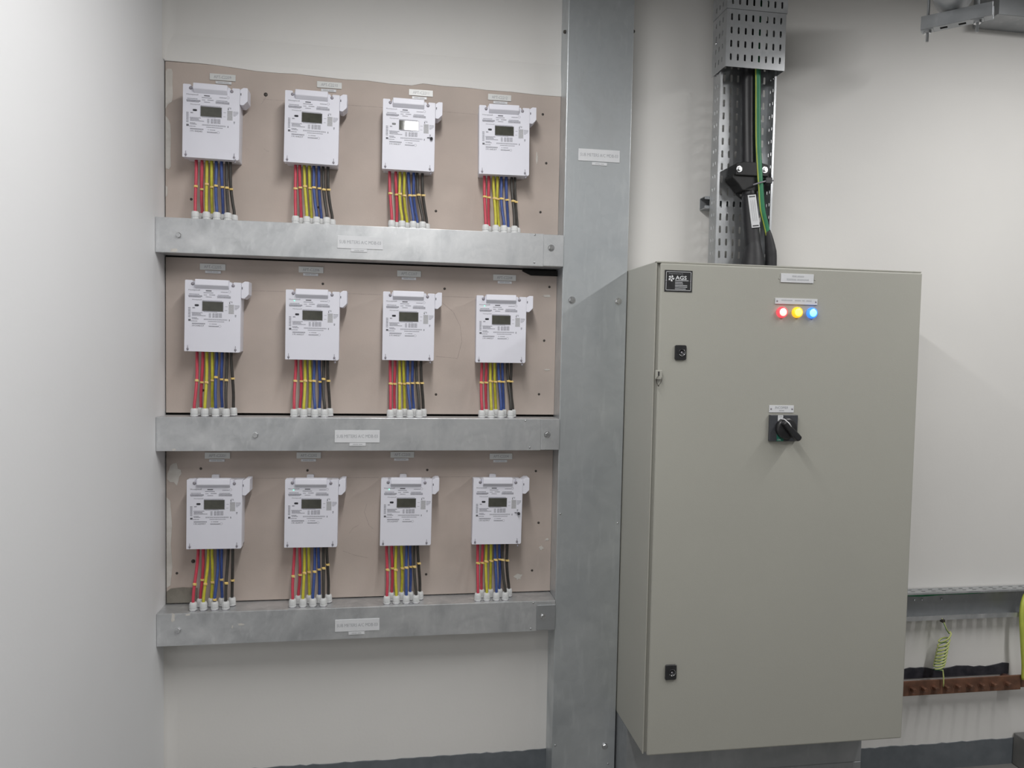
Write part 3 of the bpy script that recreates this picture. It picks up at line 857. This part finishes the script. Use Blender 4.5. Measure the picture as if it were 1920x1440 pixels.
for r in range(3):
    zt = TRAYS[r][0] + 0.0006
    for c in range(4):
        k = CODES[r][c]
        zmet = METERS[k][1]
        for i, (xt, xb, zk) in enumerate(CABLES[k]):
            yb = -0.080 if i % 2 == 0 else -0.046
            ym = -0.050
            side = 'left' if i % 2 == 0 else 'right'
            g = empty('cable_gland', (xb, yb, zt))
            inst('lock_ring', GLB, g)
            inst('dome_nut', GLM, g, (0, 0, 0.0012))
            tag(g, 'white gland holding the %s %s cable of the %s meter, %s row' % (side, KIND[i], ORD[c], ROWN[r]), 'cable gland', 'white cable glands on the trunkings')
            t = empty('cable', (xb, yb, zt + 0.015))
            zs, ze = zmet + 0.001, zt + 0.015
            rnd = random.Random(hash((r, c, i)))
            f = (zs - zk) / (zs - ze)
            f = max(0.1, min(0.9, f))
            wob = rnd.uniform(-0.0022, 0.0022)
            pts = [(xt, ym, zs), (xt + (xb - xt) * 0.04, ym - 0.001, zs + (ze - zs) * 0.15),
                   (xt + (xb - xt) * 0.22 + wob, ym + (yb - ym) * 0.25, zs + (ze - zs) * 0.42),
                   (xt + (xb - xt) * 0.68 + wob, ym + (yb - ym) * 0.72, zs + (ze - zs) * 0.70),
                   (xb, yb, ze + 0.02), (xb, yb, ze)]
            path = smooth_path(pts, 5)
            loc = Vector((xb, yb, zt + 0.015))
            MB().tube([p - loc for p in path], CR, 8).build('sheath', KIND[i], t)
            j = min(range(1, len(path) - 1), key=lambda q: abs(path[q].z - zk))
            p0, p1 = (path[j], path[j + 1]) if path[j].z >= zk else (path[j - 1], path[j])
            u = (p0.z - zk) / max(1e-6, p0.z - p1.z)
            pm = p0.lerp(p1, max(0, min(1, u))) - loc
            d = (p1 - p0).normalized()
            mb = MB().tube([pm - d * 0.003, pm + d * 0.003], 0.0058, 8)
            mb.box(pm.x - 0.0015, pm.x + 0.0075, pm.y - 0.0072, pm.y - 0.0052, pm.z - 0.0026, pm.z + 0.0026)
            mb.build('marker', 'marker', t)
            tag(t, '%s %s cable under the %s meter from left, %s row' % (side, KIND[i], ORD[c], ROWN[r]), 'cable', '%s meter cables' % KIND[i])

# ------------------------------------------------------------------ the grey cabinet
CX0, CX1, CZ0, CZ1 = 0.7125, 1.5755, 0.347, 1.834
CYF, CYB = -0.357, -0.045       # front rim of the body, back
cab = empty('switchboard_cabinet', (CX0, CYB, CZ0))
O = Vector((CX0, CYB, CZ0))
CW, CH = CX1 - CX0, CZ1 - CZ0


def cbox(x0, x1, y0, y1, z0, z1, mb=None):
    return (mb or MB()).box(x0 - O.x, x1 - O.x, y0 - O.y, y1 - O.y, z0 - O.z, z1 - O.z)


cbox(CX0, CX1, CYF, CYB, CZ0, CZ1).build('body', 'cab', cab, 0.003)
cbox(CX0, CX0 + 0.0035, CYF - 0.007, CYF + 0.002, CZ0, CZ1).build('side_lip', 'cab', cab, 0.001)
cbox(CX1 - 0.0035, CX1, CYF - 0.007, CYF + 0.002, CZ0, CZ1).build('side_lip', 'cab', cab, 0.001)
cbox(CX0, CX1, CYF - 0.011, CYF + 0.002, CZ1 - 0.0045, CZ1).build('rain_lip', 'cab', cab, 0.001)
cbox(CX0 + 0.015, CX1 - 0.015, CYF - 0.0035, CYF, CZ0 + 0.006, CZ1 - 0.016).build('gasket', 'seal', cab)
DY = -0.372
door = cbox(CX0 + 0.0115, CX1 + 0.0015, DY, CYF - 0.0035, CZ0 - 0.003, CZ1 - 0.0050).build('door', 'cab', cab, 0.005, 3)


def cloc(x, y, z):
    return (x - O.x, y - O.y, z - O.z)


# locks
for x0, x1, z0, z1 in ((0.7734, 0.8088, 1.5449, 1.5886), (0.7731, 0.8083, 0.5783, 0.6244)):
    w, h = x1 - x0, z1 - z0
    lk = MB().prism(round_poly([(-w / 2, -h / 2), (w / 2, -h / 2), (w / 2, h / 2), (-w / 2, h / 2)], 0.005), -0.006, 0).build('lock', 'blackplastic', cab, 0.001, 1)
    lk.location = cloc((x0 + x1) / 2, DY, (z0 + z1) / 2)
    MB().lathe([(0.0105, 0), (0.0105, 0.002), (0.0085, 0.002), (0.0085, 0.0006)], (0.003, -0.006, 0), 'Y', 18).build('lock_insert', 'blackplastic', lk)
    MB().tube([(0.003 + 0.0098 * math.cos(a), -0.0078, 0.0098 * math.sin(a)) for a in [math.radians(-150 + 12 * q) for q in range(18)]], 0.0008, 5).build('insert_ring', 'bolt', lk)
    MB().lathe([(0.0028, 0), (0.0028, 0.0012)], (0.002, -0.0066, 0), 'Y', 10).build('key_pin', 'seal', lk)
# staple with a twisted wire seal on the door edge
hs = cbox(CX0 + 0.002, CX0 + 0.022, DY - 0.010, DY - 0.001, 1.486, 1.514).build('hasp', 'cab', cab, 0.002)
cbox(CX0 + 0.0085, CX0 + 0.0125, DY - 0.0108, DY - 0.0098, 1.497, 1.510).build('slot', 'blackplastic', hs)
w = [(0.7225, 1.497), (0.7165, 1.492), (0.7140, 1.486), (0.7165, 1.476), (0.7220, 1.4685), (0.7285, 1.476), (0.7318, 1.486), (0.7310, 1.494)]
wm = MB().tube([cloc(x, DY - 0.013, z) for x, z in w], 0.0008, 6)
wm.lathe([(0.0022, 0), (0.0022, 0.003)], cloc(0.7222, DY - 0.011, 1.4682), 'Y', 8)
wm.prism([(0.7135 - O.x, 1.488 - O.z), (0.7165 - O.x, 1.477 - O.z), (0.7185 - O.x, 1.487 - O.z)], DY - 0.0135 - O.y, DY - 0.0125 - O.y)
wm.build('wire_seal', 'screw', hs)


def subplate(x0, x1, z0, z1, m, name='nameplate', th=0.002, screws=True, sr=0.0022):
    w, h = x1 - x0, z1 - z0
    p = MB().box(-w / 2, w / 2, -th, 0, -h / 2, h / 2).build(name, m, cab, 0.0004, 1)
    p.location = cloc((x0 + x1) / 2, DY, (z0 + z1) / 2)
    if screws:
        for s in (-1, 1):
            MB().lathe([(sr, 0), (sr * 0.7, 0.001)], (s * (w / 2 - sr * 1.9), -th, 0), 'Y', 8).build('screw', 'seal', p)
    return p, w, h


def print_bars(p, bars, m='ink_faint', y=-0.0023):
    mb = MB()
    for x0, x1, z0, z1 in bars:
        mb.quad(x0, x1, z0, z1, y)
    return mb.build('print', m, p)


# maker's plate
p, w, h = subplate(0.736, 0.8215, 1.7455, 1.8085, 'blackplastic', 'maker_plate', 0.002, True, 0.0026)
e = 0.004
print_bars(p, [(-w / 2 + e, w / 2 - e, h / 2 - e - 0.0012, h / 2 - e), (-w / 2 + e, w / 2 - e, -h / 2 + e, -h / 2 + e + 0.0012),
               (-w / 2 + e, -w / 2 + e + 0.0012, -h / 2 + e, h / 2 - e), (w / 2 - e - 0.0012, w / 2 - e, -h / 2 + e, h / 2 - e)], 'white')
text('AGS', 0.035, 0.0115, (0.0075, -0.0023, 0.0098), 'white', p, 'lettering', 0.02)
text('Design & Assembly by', 0.044, 0.0038, (-0.0085, -0.0023, 0.0212), 'ink_faint', p)
print_bars(p, [(-0.0105, 0.031, 0.0005, 0.0027), (-0.0105, 0.0125, -0.0045, -0.0025), (-0.0105, 0.014, -0.009, -0.007), (-0.0105, 0.027, -0.0138, -0.0117),
               (-0.0105, 0.027, -0.0185, -0.0165), (-0.0105, 0.023, -0.0238, -0.0218)], 'ink_faint')
star = MB()
for k in range(5):
    a = math.radians(68 + 72 * k)
    d0, d1 = Vector((math.cos(a), math.sin(a))), Vector((-math.sin(a), math.cos(a)))
    q = [d0 * 0.0012, d0 * 0.0062 - d1 * 0.0042, d0 * 0.0092 - d1 * 0.0012, d0 * 0.0092 + d1 * 0.0022, d0 * 0.004 + d1 * 0.0012]
    star.add([(-0.0225 + v.x, -0.0023, 0.0075 + v.y) for v in q], [(0, 1, 2, 3, 4)])
star.build('emblem', 'white', p)
# designation plate and lamp plate
p, w, h = subplate(1.1026, 1.2088, 1.7845, 1.8115, 'plate', th=0.003, screws=False)
print_bars(p, [(-0.018, -0.003, 0.003, 0.008), (-0.001, 0.021, 0.003, 0.0075), (-0.035, -0.004, -0.007, -0.002), (-0.001, 0.037, -0.0072, -0.0022)], y=-0.0033)
for s in (-1, 1):
    MB().lathe([(0.0026, 0), (0.0018, 0.0014)], (s * (w / 2 + 0.005), 0, -0.003), 'Y', 8).build('rivet', 'cab', p)
p, w, h = subplate(1.0866, 1.2241, 1.7190, 1.7370, 'plate', th=0.003, sr=0.003)
print_bars(p, [(-0.049, -0.014, 0.001, 0.0045), (-0.006, 0.014, 0.001, 0.0045), (0.018, 0.026, 0.001, 0.0045), (0.031, 0.049, 0.001, 0.0045)], y=-0.0033)
# pilot lamps
for x, z, cname in ((1.1089, 1.6942, 'red'), (1.1585, 1.6950, 'yellow'), (1.2067, 1.6945, 'blue')):
    b = MB().lathe([(0.0165, 0), (0.0165, 0.004), (0.0155, 0.006)], seg=24, axis='Y').build('pilot_lamp', 'lens_' + cname, cab)
    b.location = cloc(x, DY, z)
    b['label'] = 'glowing %s pilot lamp' % {'red': 'red', 'yellow': 'amber', 'blue': 'blue'}[cname]
    MB().lathe([(0.0158, 0.0055), (0.0158, 0.0085), (0.0146, 0.0105), (0.0128, 0.0112)], seg=24, axis='Y').build('lens_rim', 'lens_' + cname, b)
    MB().lathe([(0.0122, 0.0105), (0.0112, 0.0122), (0.0070, 0.0132), (0.001, 0.0134)], seg=24, axis='Y').build('lens', 'core_' + cname, b)
# incomer plate and rotary switch
p, w, h = subplate(1.0799, 1.1602, 1.3903, 1.4122, 'plate', th=0.002, sr=0.003)
text('INCOMER', 0.042, 0.0072, (0.0, -0.0023, 0.0042), 'ink', p)
print_bars(p, [(-0.008, 0.008, -0.0066, -0.0033)])
sw = MB().box(-0.0455, 0.0455, -0.010, 0, -0.0400, 0.0400).build('rotary_switch', 'greyplastic', cab, 0.0015, 2)
sw.location = cloc(1.1250, DY, 1.3434)
MB().quad(-0.0205, -0.0035, 0.017, 0.0395, -0.0102).build('off_mark', 'white', sw)
text('OFF', 0.011, 0.0052, (-0.0115, -0.0104, 0.0350), 'ink', sw)
MB().quad(-0.0225, -0.0, -0.0397, -0.018, -0.0102).build('on_mark', 'green', sw)
text('ON', 0.0105, 0.0055, (-0.0140, -0.0104, -0.0352), 'white', sw)
kn = MB().lathe([(0.0325, 0.010), (0.0325, 0.020), (0.0305, 0.024), (0.026, 0.0255)], (0.0045, 0, 0.0), 'Y', 28)
kn.build('knob', 'blackplastic', sw)
ang = math.radians(-45)
dx_, dz_ = math.cos(ang), math.sin(ang)
gp = [(-0.029, -0.0065), (0.026, -0.010), (0.0425, -0.0098), (0.0465, 0.0), (0.0425, 0.0098), (0.026, 0.010), (-0.029, 0.0065)]
gp = [(0.0045 + a * dx_ - b * dz_, a * dz_ + b * dx_) for a, b in gp]
MB().prism(gp, -0.046, -0.025).build('grip', 'blackplastic', sw, 0.004, 3)
MB().tube([(-0.018, -0.0262, 0.0300), (-0.0085, -0.0275, 0.0285), (-0.004, -0.0468, 0.0185), (0.0035, -0.0470, 0.008)], 0.0016, 6).build('pointer', 'white', sw)
tag(cab, 'pebble grey switchboard cabinet with red, amber and blue lamps', 'cabinet')

# galvanised stand under the cabinet
t = empty('cabinet_stand', (CX0, 0, 0))
MB().box(0.002, 0.841, -0.205, -0.0045, 0.0005, 0.3455).build('body', 'galv_dull', t, 0.002)
MB().box(0.003, 0.840, -0.2065, -0.205, 0.003, 0.1765).build('lower_cover', 'galv_dull', t, 0.0008, 1)
MB().box(0.003, 0.840, -0.2065, -0.205, 0.179, 0.344).build('upper_cover', 'galv_dull', t, 0.0008, 1)
tag(t, 'dull galvanised box stand under the grey cabinet', 'stand')

# ------------------------------------------------------------------ vertical perforated tray with the supply cables
VX0, VX1, VYB, VYF = 1.0119, 1.2100, -0.045, -0.100
vt = empty('cable_tray', (VX0, VYB, 1.842))
OV = Vector((VX0, VYB, 1.842))
VZ1 = CEIL - 0.002
PU, PV = 0.0240, 0.0425
nv = int((VZ1 - 1.842) / PV)
mu = (VX1 - VX0 - 8 * PU) / 2
perforated('base_sheet', 'perf', vt, Vector((VX0, VYB, 1.842)) - OV, (1, 0, 0), (0, 0, 1), 8, nv, PU, PV, 0.0075, 0.024, 0.0015, mu)
for x, nm in ((VX0, 'side_flange'), (VX1, 'side_flange')):
    perforated(nm, 'perf', vt, Vector((x, VYB, 1.842)) - OV, (0, -1, 0), (0, 0, 1), 2, nv, 0.018, PV, 0.004, 0.012, 0.0015, 0.0095)
    s = 1 if x == VX0 else -1
    MB().box(min(x, x + s * 0.007) - OV.x, max(x, x + s * 0.007) - OV.x, VYF - 0.0015 - OV.y, VYF - OV.y, 0, nv * PV).build('return_lip', 'perf', vt)
tag(vt, 'open perforated galvanised cable tray rising from the cabinet top', 'cable tray')

cv = empty('tray_cover', (1.11, VYB, 2.50))
OC = Vector((1.11, VYB, 2.50))


def cover_piece(z0, z1, x0, x1, yf, n):
    h = z1 - z0
    pv = 0.0425
    mv = (h - n * pv) / 2
    o = perforated('front_sheet', 'perf', cv, Vector((x0, yf, z0)) - OC, (1, 0, 0), (0, 0, 1), 8, n, 0.0245, pv, 0.0068, 0.0215, 0.0015, (x1 - x0 - 8 * 0.0245) / 2, mv)
    for x in (x0, x1):
        perforated('side_sheet', 'perf', cv, Vector((x, VYB + 0.004, z0)) - OC, (0, -1, 0), (0, 0, 1), 3, n, 0.025, pv, 0.0045, 0.016, 0.0015, (abs(yf - VYB - 0.004) - 0.075) / 2, mv)
    return o


cover_piece(2.50, 2.690, 1.0068, 1.2128, -0.145, 4)
cover_piece(2.684, 3.03, 1.0050, 1.2150, -0.148, 8)
for z in (2.60,):
    MB().lathe([(0.006, 0), (0.005, -0.005)], (1.0068 - OC.x, -0.07 - OC.y, z - OC.z), 'X', 8).build('screw', 'bolt', cv)
tag(cv, 'perforated grey box cover over the upper cable tray', 'tray cover')

# strut channel that carries the tray
t = empty('strut_channel', (1.11, 0, 2.06))
sm = MB()
x0, x1 = 0.9945 - 1.11, 1.236 - 1.11
sm.box(x0, x1, -0.0025, 0, 0, 0.041).box(x0, x1, -0.0435, -0.0025, 0, 0.0025).box(x0, x1, -0.0435, -0.0025, 0.0385, 0.041)
sm.box(x0, x1, -0.0435, -0.041, 0.0025, 0.0095).box(x0, x1, -0.0435, -0.041, 0.0315, 0.0385)
sm.build('channel', 'galv_dull', t)
MB().lathe([(0.007, 0), (0.007, 0.006)], (1.033 - 1.11, -0.0475, 0.022), 'Y', 6, False).build('bolt', 'bolt', t)
tag(t, 'short strut channel fixing the cable tray to the wall', 'strut channel')

# main black cable with its boot
t = empty('supply_cable', (1.12, -0.078, 1.83))
OS = Vector((1.12, -0.078, 1.83))
pp = smooth_path([(1.112, -0.082, 3.0), (1.113, -0.082, 2.75), (1.117, -0.082, 2.5), (1.124, -0.083, 2.3), (1.131, -0.085, 2.15), (1.140, -0.087, 2.03), (1.148, -0.09, 1.94), (1.150, -0.092, 1.83)], 6)
MB().tube([p - OS for p in pp], 0.0245, 16).build('sheath', 'cable_black', t)
pb = smooth_path([(1.1345, -0.086, 2.105), (1.140, -0.087, 2.05), (1.1475, -0.09, 1.965), (1.151, -0.092, 1.93), (1.151, -0.094, 1.885), (1.150, -0.094, 1.83)], 4)
rr = []
for i in range(len(pb)):
    f = i / (len(pb) - 1)
    rr.append(0.0252 if f < 0.55 else 0.0252 + 0.0135 * min(1, (f - 0.55) / 0.35))
MB().tube([p - OS for p in pb], 0.026, 16, True, rr).build('boot', 'heatshrink', t)
# wrap-around label
d = (Vector((1.1566, -0.113, 1.9963)) - Vector((1.1187 + 0.0095, -0.1105, 2.0902)))
lb = MB()
c0, c1 = Vector((1.1285, -0.1150, 2.098)), Vector((1.1455, -0.1185, 1.990))
sx = Vector((0.0145, 0.0, 0.002))
lb.add([c0 - sx - OS, c0 + sx - OS, c1 + sx - OS, c1 - sx - OS, c0 - sx - OS + Vector((0, 0.0008, 0)), c0 + sx - OS + Vector((0, 0.0008, 0)), c1 + sx - OS + Vector((0, 0.0008, 0)), c1 - sx - OS + Vector((0, 0.0008, 0))],
       [(0, 1, 2, 3), (7, 6, 5, 4), (0, 4, 5, 1), (1, 5, 6, 2), (2, 6, 7, 3), (3, 7, 4, 0)])
lo_ = lb.build('cable_label', 'plate', t)
pr = MB()
ex = sx.normalized()
ez = (c0 - c1).normalized()
for a, b, c_, d_, in ((-0.011, 0.011, 0.004, 0.008), (-0.011, 0.011, 0.1015, 0.1055)):
    q = [c0 + ex * a - ez * c_, c0 + ex * b - ez * c_, c0 + ex * b - ez * d_, c0 + ex * a - ez * d_]
    pr.add([v - OS + Vector((0, -0.0004, 0)) for v in q], [(0, 1, 2, 3)])
pr.build('label_band', 'port', lo_)
pf = MB()
for a in (-0.0065, 0.0, 0.0065):
    q = [c0 + ex * (a - 0.0009) - ez * 0.018, c0 + ex * (a + 0.0009) - ez * 0.018, c0 + ex * (a + 0.0009) - ez * 0.088, c0 + ex * (a - 0.0009) - ez * 0.088]
    pf.add([v - OS + Vector((0, -0.0004, 0)) for v in q], [(0, 1, 2, 3)])
pf.build('fine_print', 'ink_faint', lo_)
tag(t, 'thick black supply cable with a white label entering the cabinet top', 'cable')
# green and yellow earth cable
t = empty('earth_cable', (1.14, -0.10, 1.83))
OE = Vector((1.14, -0.10, 1.83))
pe = smooth_path([(1.133, -0.108, 3.0), (1.135, -0.109, 2.6), (1.1395, -0.110, 2.45), (1.145, -0.112, 2.288), (1.1515, -0.114, 2.20), (1.158, -0.116, 2.13), (1.170, -0.110, 2.055), (1.186, -0.104, 2.01), (1.199, -0.100, 1.972), (1.210, -0.096, 1.93)], 6)
MB().tube([p - OE for p in pe], 0.0092, 12).build('green_sheath', 'earth_green', t)
MB().tube([p - OE + Vector((-0.0078, -0.0030, 0)) for p in pe], 0.0026, 8).build('yellow_stripe', 'earth_yellow', t)
pq = smooth_path([(1.196, -0.101, 1.985), (1.205, -0.098, 1.955), (1.214, -0.095, 1.915), (1.217, -0.094, 1.88), (1.217, -0.094, 1.83)], 4)
MB().tube([p - OE for p in pq], 0.01, 12, True, [0.0095 + 0.0095 * min(1, i / (len(pq) - 1) / 0.5) for i in range(len(pq))]).build('boot', 'heatshrink', t)
tag(t, 'green and yellow earth cable bending into a black boot', 'cable')
# cleat with two bolts and a cable tie
t = empty('cable_cleat', (1.125, -0.046, 2.15))
OK_ = Vector((1.125, -0.046, 2.15))
cm = MB()
def cxz(*p):
    return [(x - OK_.x, z - OK_.z) for x, z in p]


cm.prism(round_poly(cxz((1.061, 2.152), (1.082, 2.133), (1.098, 2.112), (1.152, 2.112), (1.172, 2.133), (1.192, 2.146), (1.192, 2.166), (1.061, 2.166)), 0.004), -0.110 - OK_.y, -0.050 - OK_.y)
cm.build('clamp', 'cleat', t, 0.003)
MB().prism(round_poly(cxz((1.068, 2.160), (1.186, 2.160), (1.183, 2.200), (1.155, 2.206), (1.098, 2.206), (1.070, 2.200)), 0.005), -0.1175 - OK_.y, -0.050 - OK_.y).build('clamp_cap', 'cleat', t, 0.003)
for x, y, z in ((1.0795, -0.118, 2.180), (1.1700, -0.118, 2.182)):
    hexbolt(MB(), x - OK_.x, y - OK_.y, z - OK_.z, 0.0075, 0.008, 0.0105).build('bolt', 'bolt', t)
MB().tube([(1.126 - OK_.x, -0.128 - OK_.y, 2.128 - OK_.z), (1.150 - OK_.x, -0.129 - OK_.y, 2.137 - OK_.z), (1.170 - OK_.x, -0.125 - OK_.y, 2.143 - OK_.z), (1.205 - OK_.x, -0.112 - OK_.y, 2.150 - OK_.z)], 0.0028, 6).build('cable_tie', 'seal', t)
MB().box(1.170 - OK_.x, 1.194 - OK_.x, -0.128 - OK_.y, -0.112 - OK_.y, 2.136 - OK_.z, 2.156 - OK_.z).build('tie_head', 'cable_black', t, 0.002)
tag(t, 'black cable cleat with two shiny bolts on the perforated tray', 'cable cleat')

# ------------------------------------------------------------------ lower right: tray, earth bar and wires
ht = empty('cable_tray', (1.62, 0, 0.598))
OH = Vector((1.62, 0, 0.598))
HX0, HX1, HZ0, HZ1, HYF = 1.62, 2.90, 0.598, 0.7015, -0.052
nx = int((HX1 - HX0) / 0.0425)
MB().box(0, nx * 0.0425, -0.0045, -0.003, 0, HZ1 - OH.z).build('back_sheet', 'galv_dull', ht)
for z in (HZ0, HZ1):
    perforated('flange', 'perf', ht, Vector((HX0, -0.004, z)) - OH, (1, 0, 0), (0, -1, 0), nx, 2, 0.0425, 0.018, 0.018, 0.0055, 0.0015, 0, 0.006)
    s = 1 if z == HZ0 else -1
    za, zb_ = sorted((z, z + s * (0.0165 if z == HZ0 else 0.006)))
    MB().box(0, nx * 0.0425, HYF - 0.0015, HYF, za - OH.z, zb_ - OH.z).build('return_lip', 'galv', ht)
for x in (1.886, 1.918, 2.0):
    MB().lathe([(0.004, 0), (0.003, 0.003)], (x - OH.x, -0.006, 0.66 - OH.z), 'Y', 8).build('screw', 'bolt', ht)
tag(ht, 'horizontal perforated tray on the wall right of the cabinet', 'cable tray')
w = MB().tube(smooth_path([(1.62, -0.030, 0.688), (1.80, -0.032, 0.690), (1.9, -0.030, 0.684), (2.0, -0.033, 0.690), (2.1, -0.030, 0.688), (2.25, -0.028, 0.692), (2.5, -0.03, 0.688), (2.88, -0.03, 0.688)], 5), 0.0045, 8).build('earth_wire', 'earth_green')
tag(w, 'dark green wire running inside the right wall tray', 'wire')
bar_ = empty('earth_bar', (1.70, 0, 0.3175))
OB = Vector((1.70, 0, 0.3175))
MB().box(0, 2.312 - 1.70, -0.054, -0.046, 0, 0.0545).build('bar', 'copper', bar_, 0.001)
MB().box(2.309 - 1.70, 2.42 - 1.70, -0.046, -0.038, 0.004, 0.0505).build('link', 'copper', bar_, 0.001)
for i, x in enumerate((1.853, 1.898, 1.944, 1.992, 2.040, 2.090, 2.140, 2.19, 2.25)):
    hexbolt(MB(), x - OB.x, -0.054, 0.027, 0.0095, 0.021, 0.0125).build('bolt', 'copper', bar_)
for x in (1.78, 2.28):
    MB().lathe([(0.016, 0), (0.019, 0.012), (0.019, 0.028), (0.016, 0.0402)], (x - OB.x, -0.0058, 0.027), 'Y', 16).build('insulator', 'insul', bar_)
tag(bar_, 'copper earth bar with a row of bolts below the right tray', 'earth bar')
n_ = 26
top = [(1.66 + (2.303 - 1.66) * i / n_, 0.3945 + random.uniform(-0.003, 0.0035) + 0.004 * math.sin(i * 0.8)) for i in range(n_ + 1)]
o = MB().prism([(1.66, 0.360), (2.303, 0.357)] + top[::-1], -0.005, -0.0005).build('mastic_strip', 'tape')
tag(o, 'ragged black strip on the wall behind the copper earth bar', 'strip')
# curly earth wire
pts = [(1.9660, -0.050, 0.605), (1.9675, -0.060, 0.592), (1.982, -0.058, 0.565), (1.996, -0.056, 0.548)]
turns, nst = 8.5, 140
for i in range(nst + 1):
    f = i / nst
    f2 = f ** 0.75
    zc = 0.540 - (0.540 - 0.420) * f2
    xc = 1.984 - (1.984 - 1.963) * f2
    a = f * turns * 2 * math.pi
    rad = 0.0205 if f < 0.9 else 0.0195
    pts.append((xc + rad * math.cos(a), -0.052 - rad * 0.75 * math.sin(a), zc + 0.012 * math.cos(a) * (1 - 0.5 * f)))
pts += [(1.972, -0.062, 0.412), (1.972, -0.067, 0.39), (1.9735, -0.067, 0.365), (1.974, -0.0655, 0.352)]
t = empty('coiled_earth_wire', (1.97, -0.05, 0.35))
OT = Vector((1.97, -0.05, 0.35))
MB().tube([Vector(p) - OT for p in pts], 0.0026, 6).build('sheath', 'earth_pale', t)
MB().tube([Vector(p) - OT + Vector((0, 0, -0.0016)) for p in pts], 0.0021, 6).build('green_stripe', 'earth_green', t)
MB().box(-0.008, 0.003, -0.012, 0.004, 0.240, 0.252).build('terminal', 'screw', t, 0.001, 1)
tag(t, 'coiled yellow-green earth wire hanging from the tray to the copper bar', 'wire')
t = empty('earth_cable', (2.31, -0.06, 0.34))
OT = Vector((2.31, -0.06, 0.34))
pe = smooth_path([(2.35, -0.03, 0.69), (2.313, -0.052, 0.675), (2.294, -0.062, 0.645), (2.289, -0.066, 0.60), (2.292, -0.068, 0.55), (2.303, -0.066, 0.47), (2.312, -0.064, 0.41), (2.315, -0.062, 0.36)], 5)
MB().tube([p - OT for p in pe], 0.0085, 10).build('yellow_sheath', 'earth_yellow', t)
MB().tube([p - OT + Vector((0.0055, -0.0035, 0)) for p in pe], 0.0055, 8).build('green_stripe', 'earth_green', t)
tag(t, 'thick yellow-green earth cable at the right edge dropping to the copper bar', 'cable')
# floor plinth at the right
t = MB().box(2.338, 3.2, -0.55, -0.0045, 0.0005, 0.1236).build('floor_plinth', 'floor', None, 0.004)
tag(t, 'low grey concrete plinth on the floor at the right edge', 'plinth')

# ------------------------------------------------------------------ top right: hanger with a round duct, and wall trunking
A, B = Vector((1.5862, -0.30, 2.6011)), Vector((1.7206, -0.4351, 2.6011))
dirv = (B - A).normalized()
nrm = Vector((-dirv.y, dirv.x, 0))           # away from the camera
t = empty('pipe_hanger', tuple(A))
t.rotation_euler = (0, 0, math.atan2(dirv.y, dirv.x))
L = 0.192
m_ = MB()
m_.box(0, L, 0, 0.0025, 0, 0.041).box(0, L, 0.0385, 0.041, 0, 0.041)
m_.box(0, L, 0.0025, 0.0385, 0, 0.0025)
m_.build('channel', 'galv_dull', t, 0.0005, 1)
for x in (0.017, 0.152):
    MB().tube([(x, 0.0205, -0.034), (x, 0.0205, CEIL - A.z - 0.001)], 0.0042, 8).build('threaded_rod', 'galv_dull', t)
    MB().lathe([(0.011, -0.009), (0.011, -0.0015), (0.0, -0.0015)][:2], (x, 0.0205, 0), 'Z', 6, False).build('nut', 'bolt', t)
    MB().box(x - 0.017, x + 0.017, 0.004, 0.037, -0.0015, 0.0).build('washer', 'galv_dull', t)
for k in range(3):
    MB().box(0.052 + 0.05 * k - (0.0 if k < 2 else 0.012), 0.072 + 0.05 * k - (0.0 if k < 2 else 0.004), 0.0145, 0.0265, -0.0006, 0.0012).build('slot', 'shade_black', t)  # black boxes paint the shaded slots onto a solid plate
tag(t, 'small strut hanger with two threaded rods at the top right', 'hanger')
ctr = A + dirv * 0.083 + Vector((0, 0, 0.041 + 0.054))
pd = []
t = MB().tube([ctr + nrm * 0.045, ctr - nrm * 0.02, ctr - nrm * 0.22], 0.0535, 24).build('pipe', 'galv_dull')
tag(t, 'round grey pipe resting on the strut hanger', 'pipe')
t = empty('wall_trunking', (2.02, 0, 2.766))
MB().box(0, 1.5, -0.118, -0.0005, 0, CEIL - 2.766 - 0.001).build('body', 'galv_dull', t, 0.002)
MB().box(-0.001, 1.5, -0.1205, -0.118, -0.001, CEIL - 2.766 - 0.001).build('lid', 'galv_dull', t, 0.001, 1)
tag(t, 'dark galvanised trunking high on the wall at the top right corner', 'trunking')
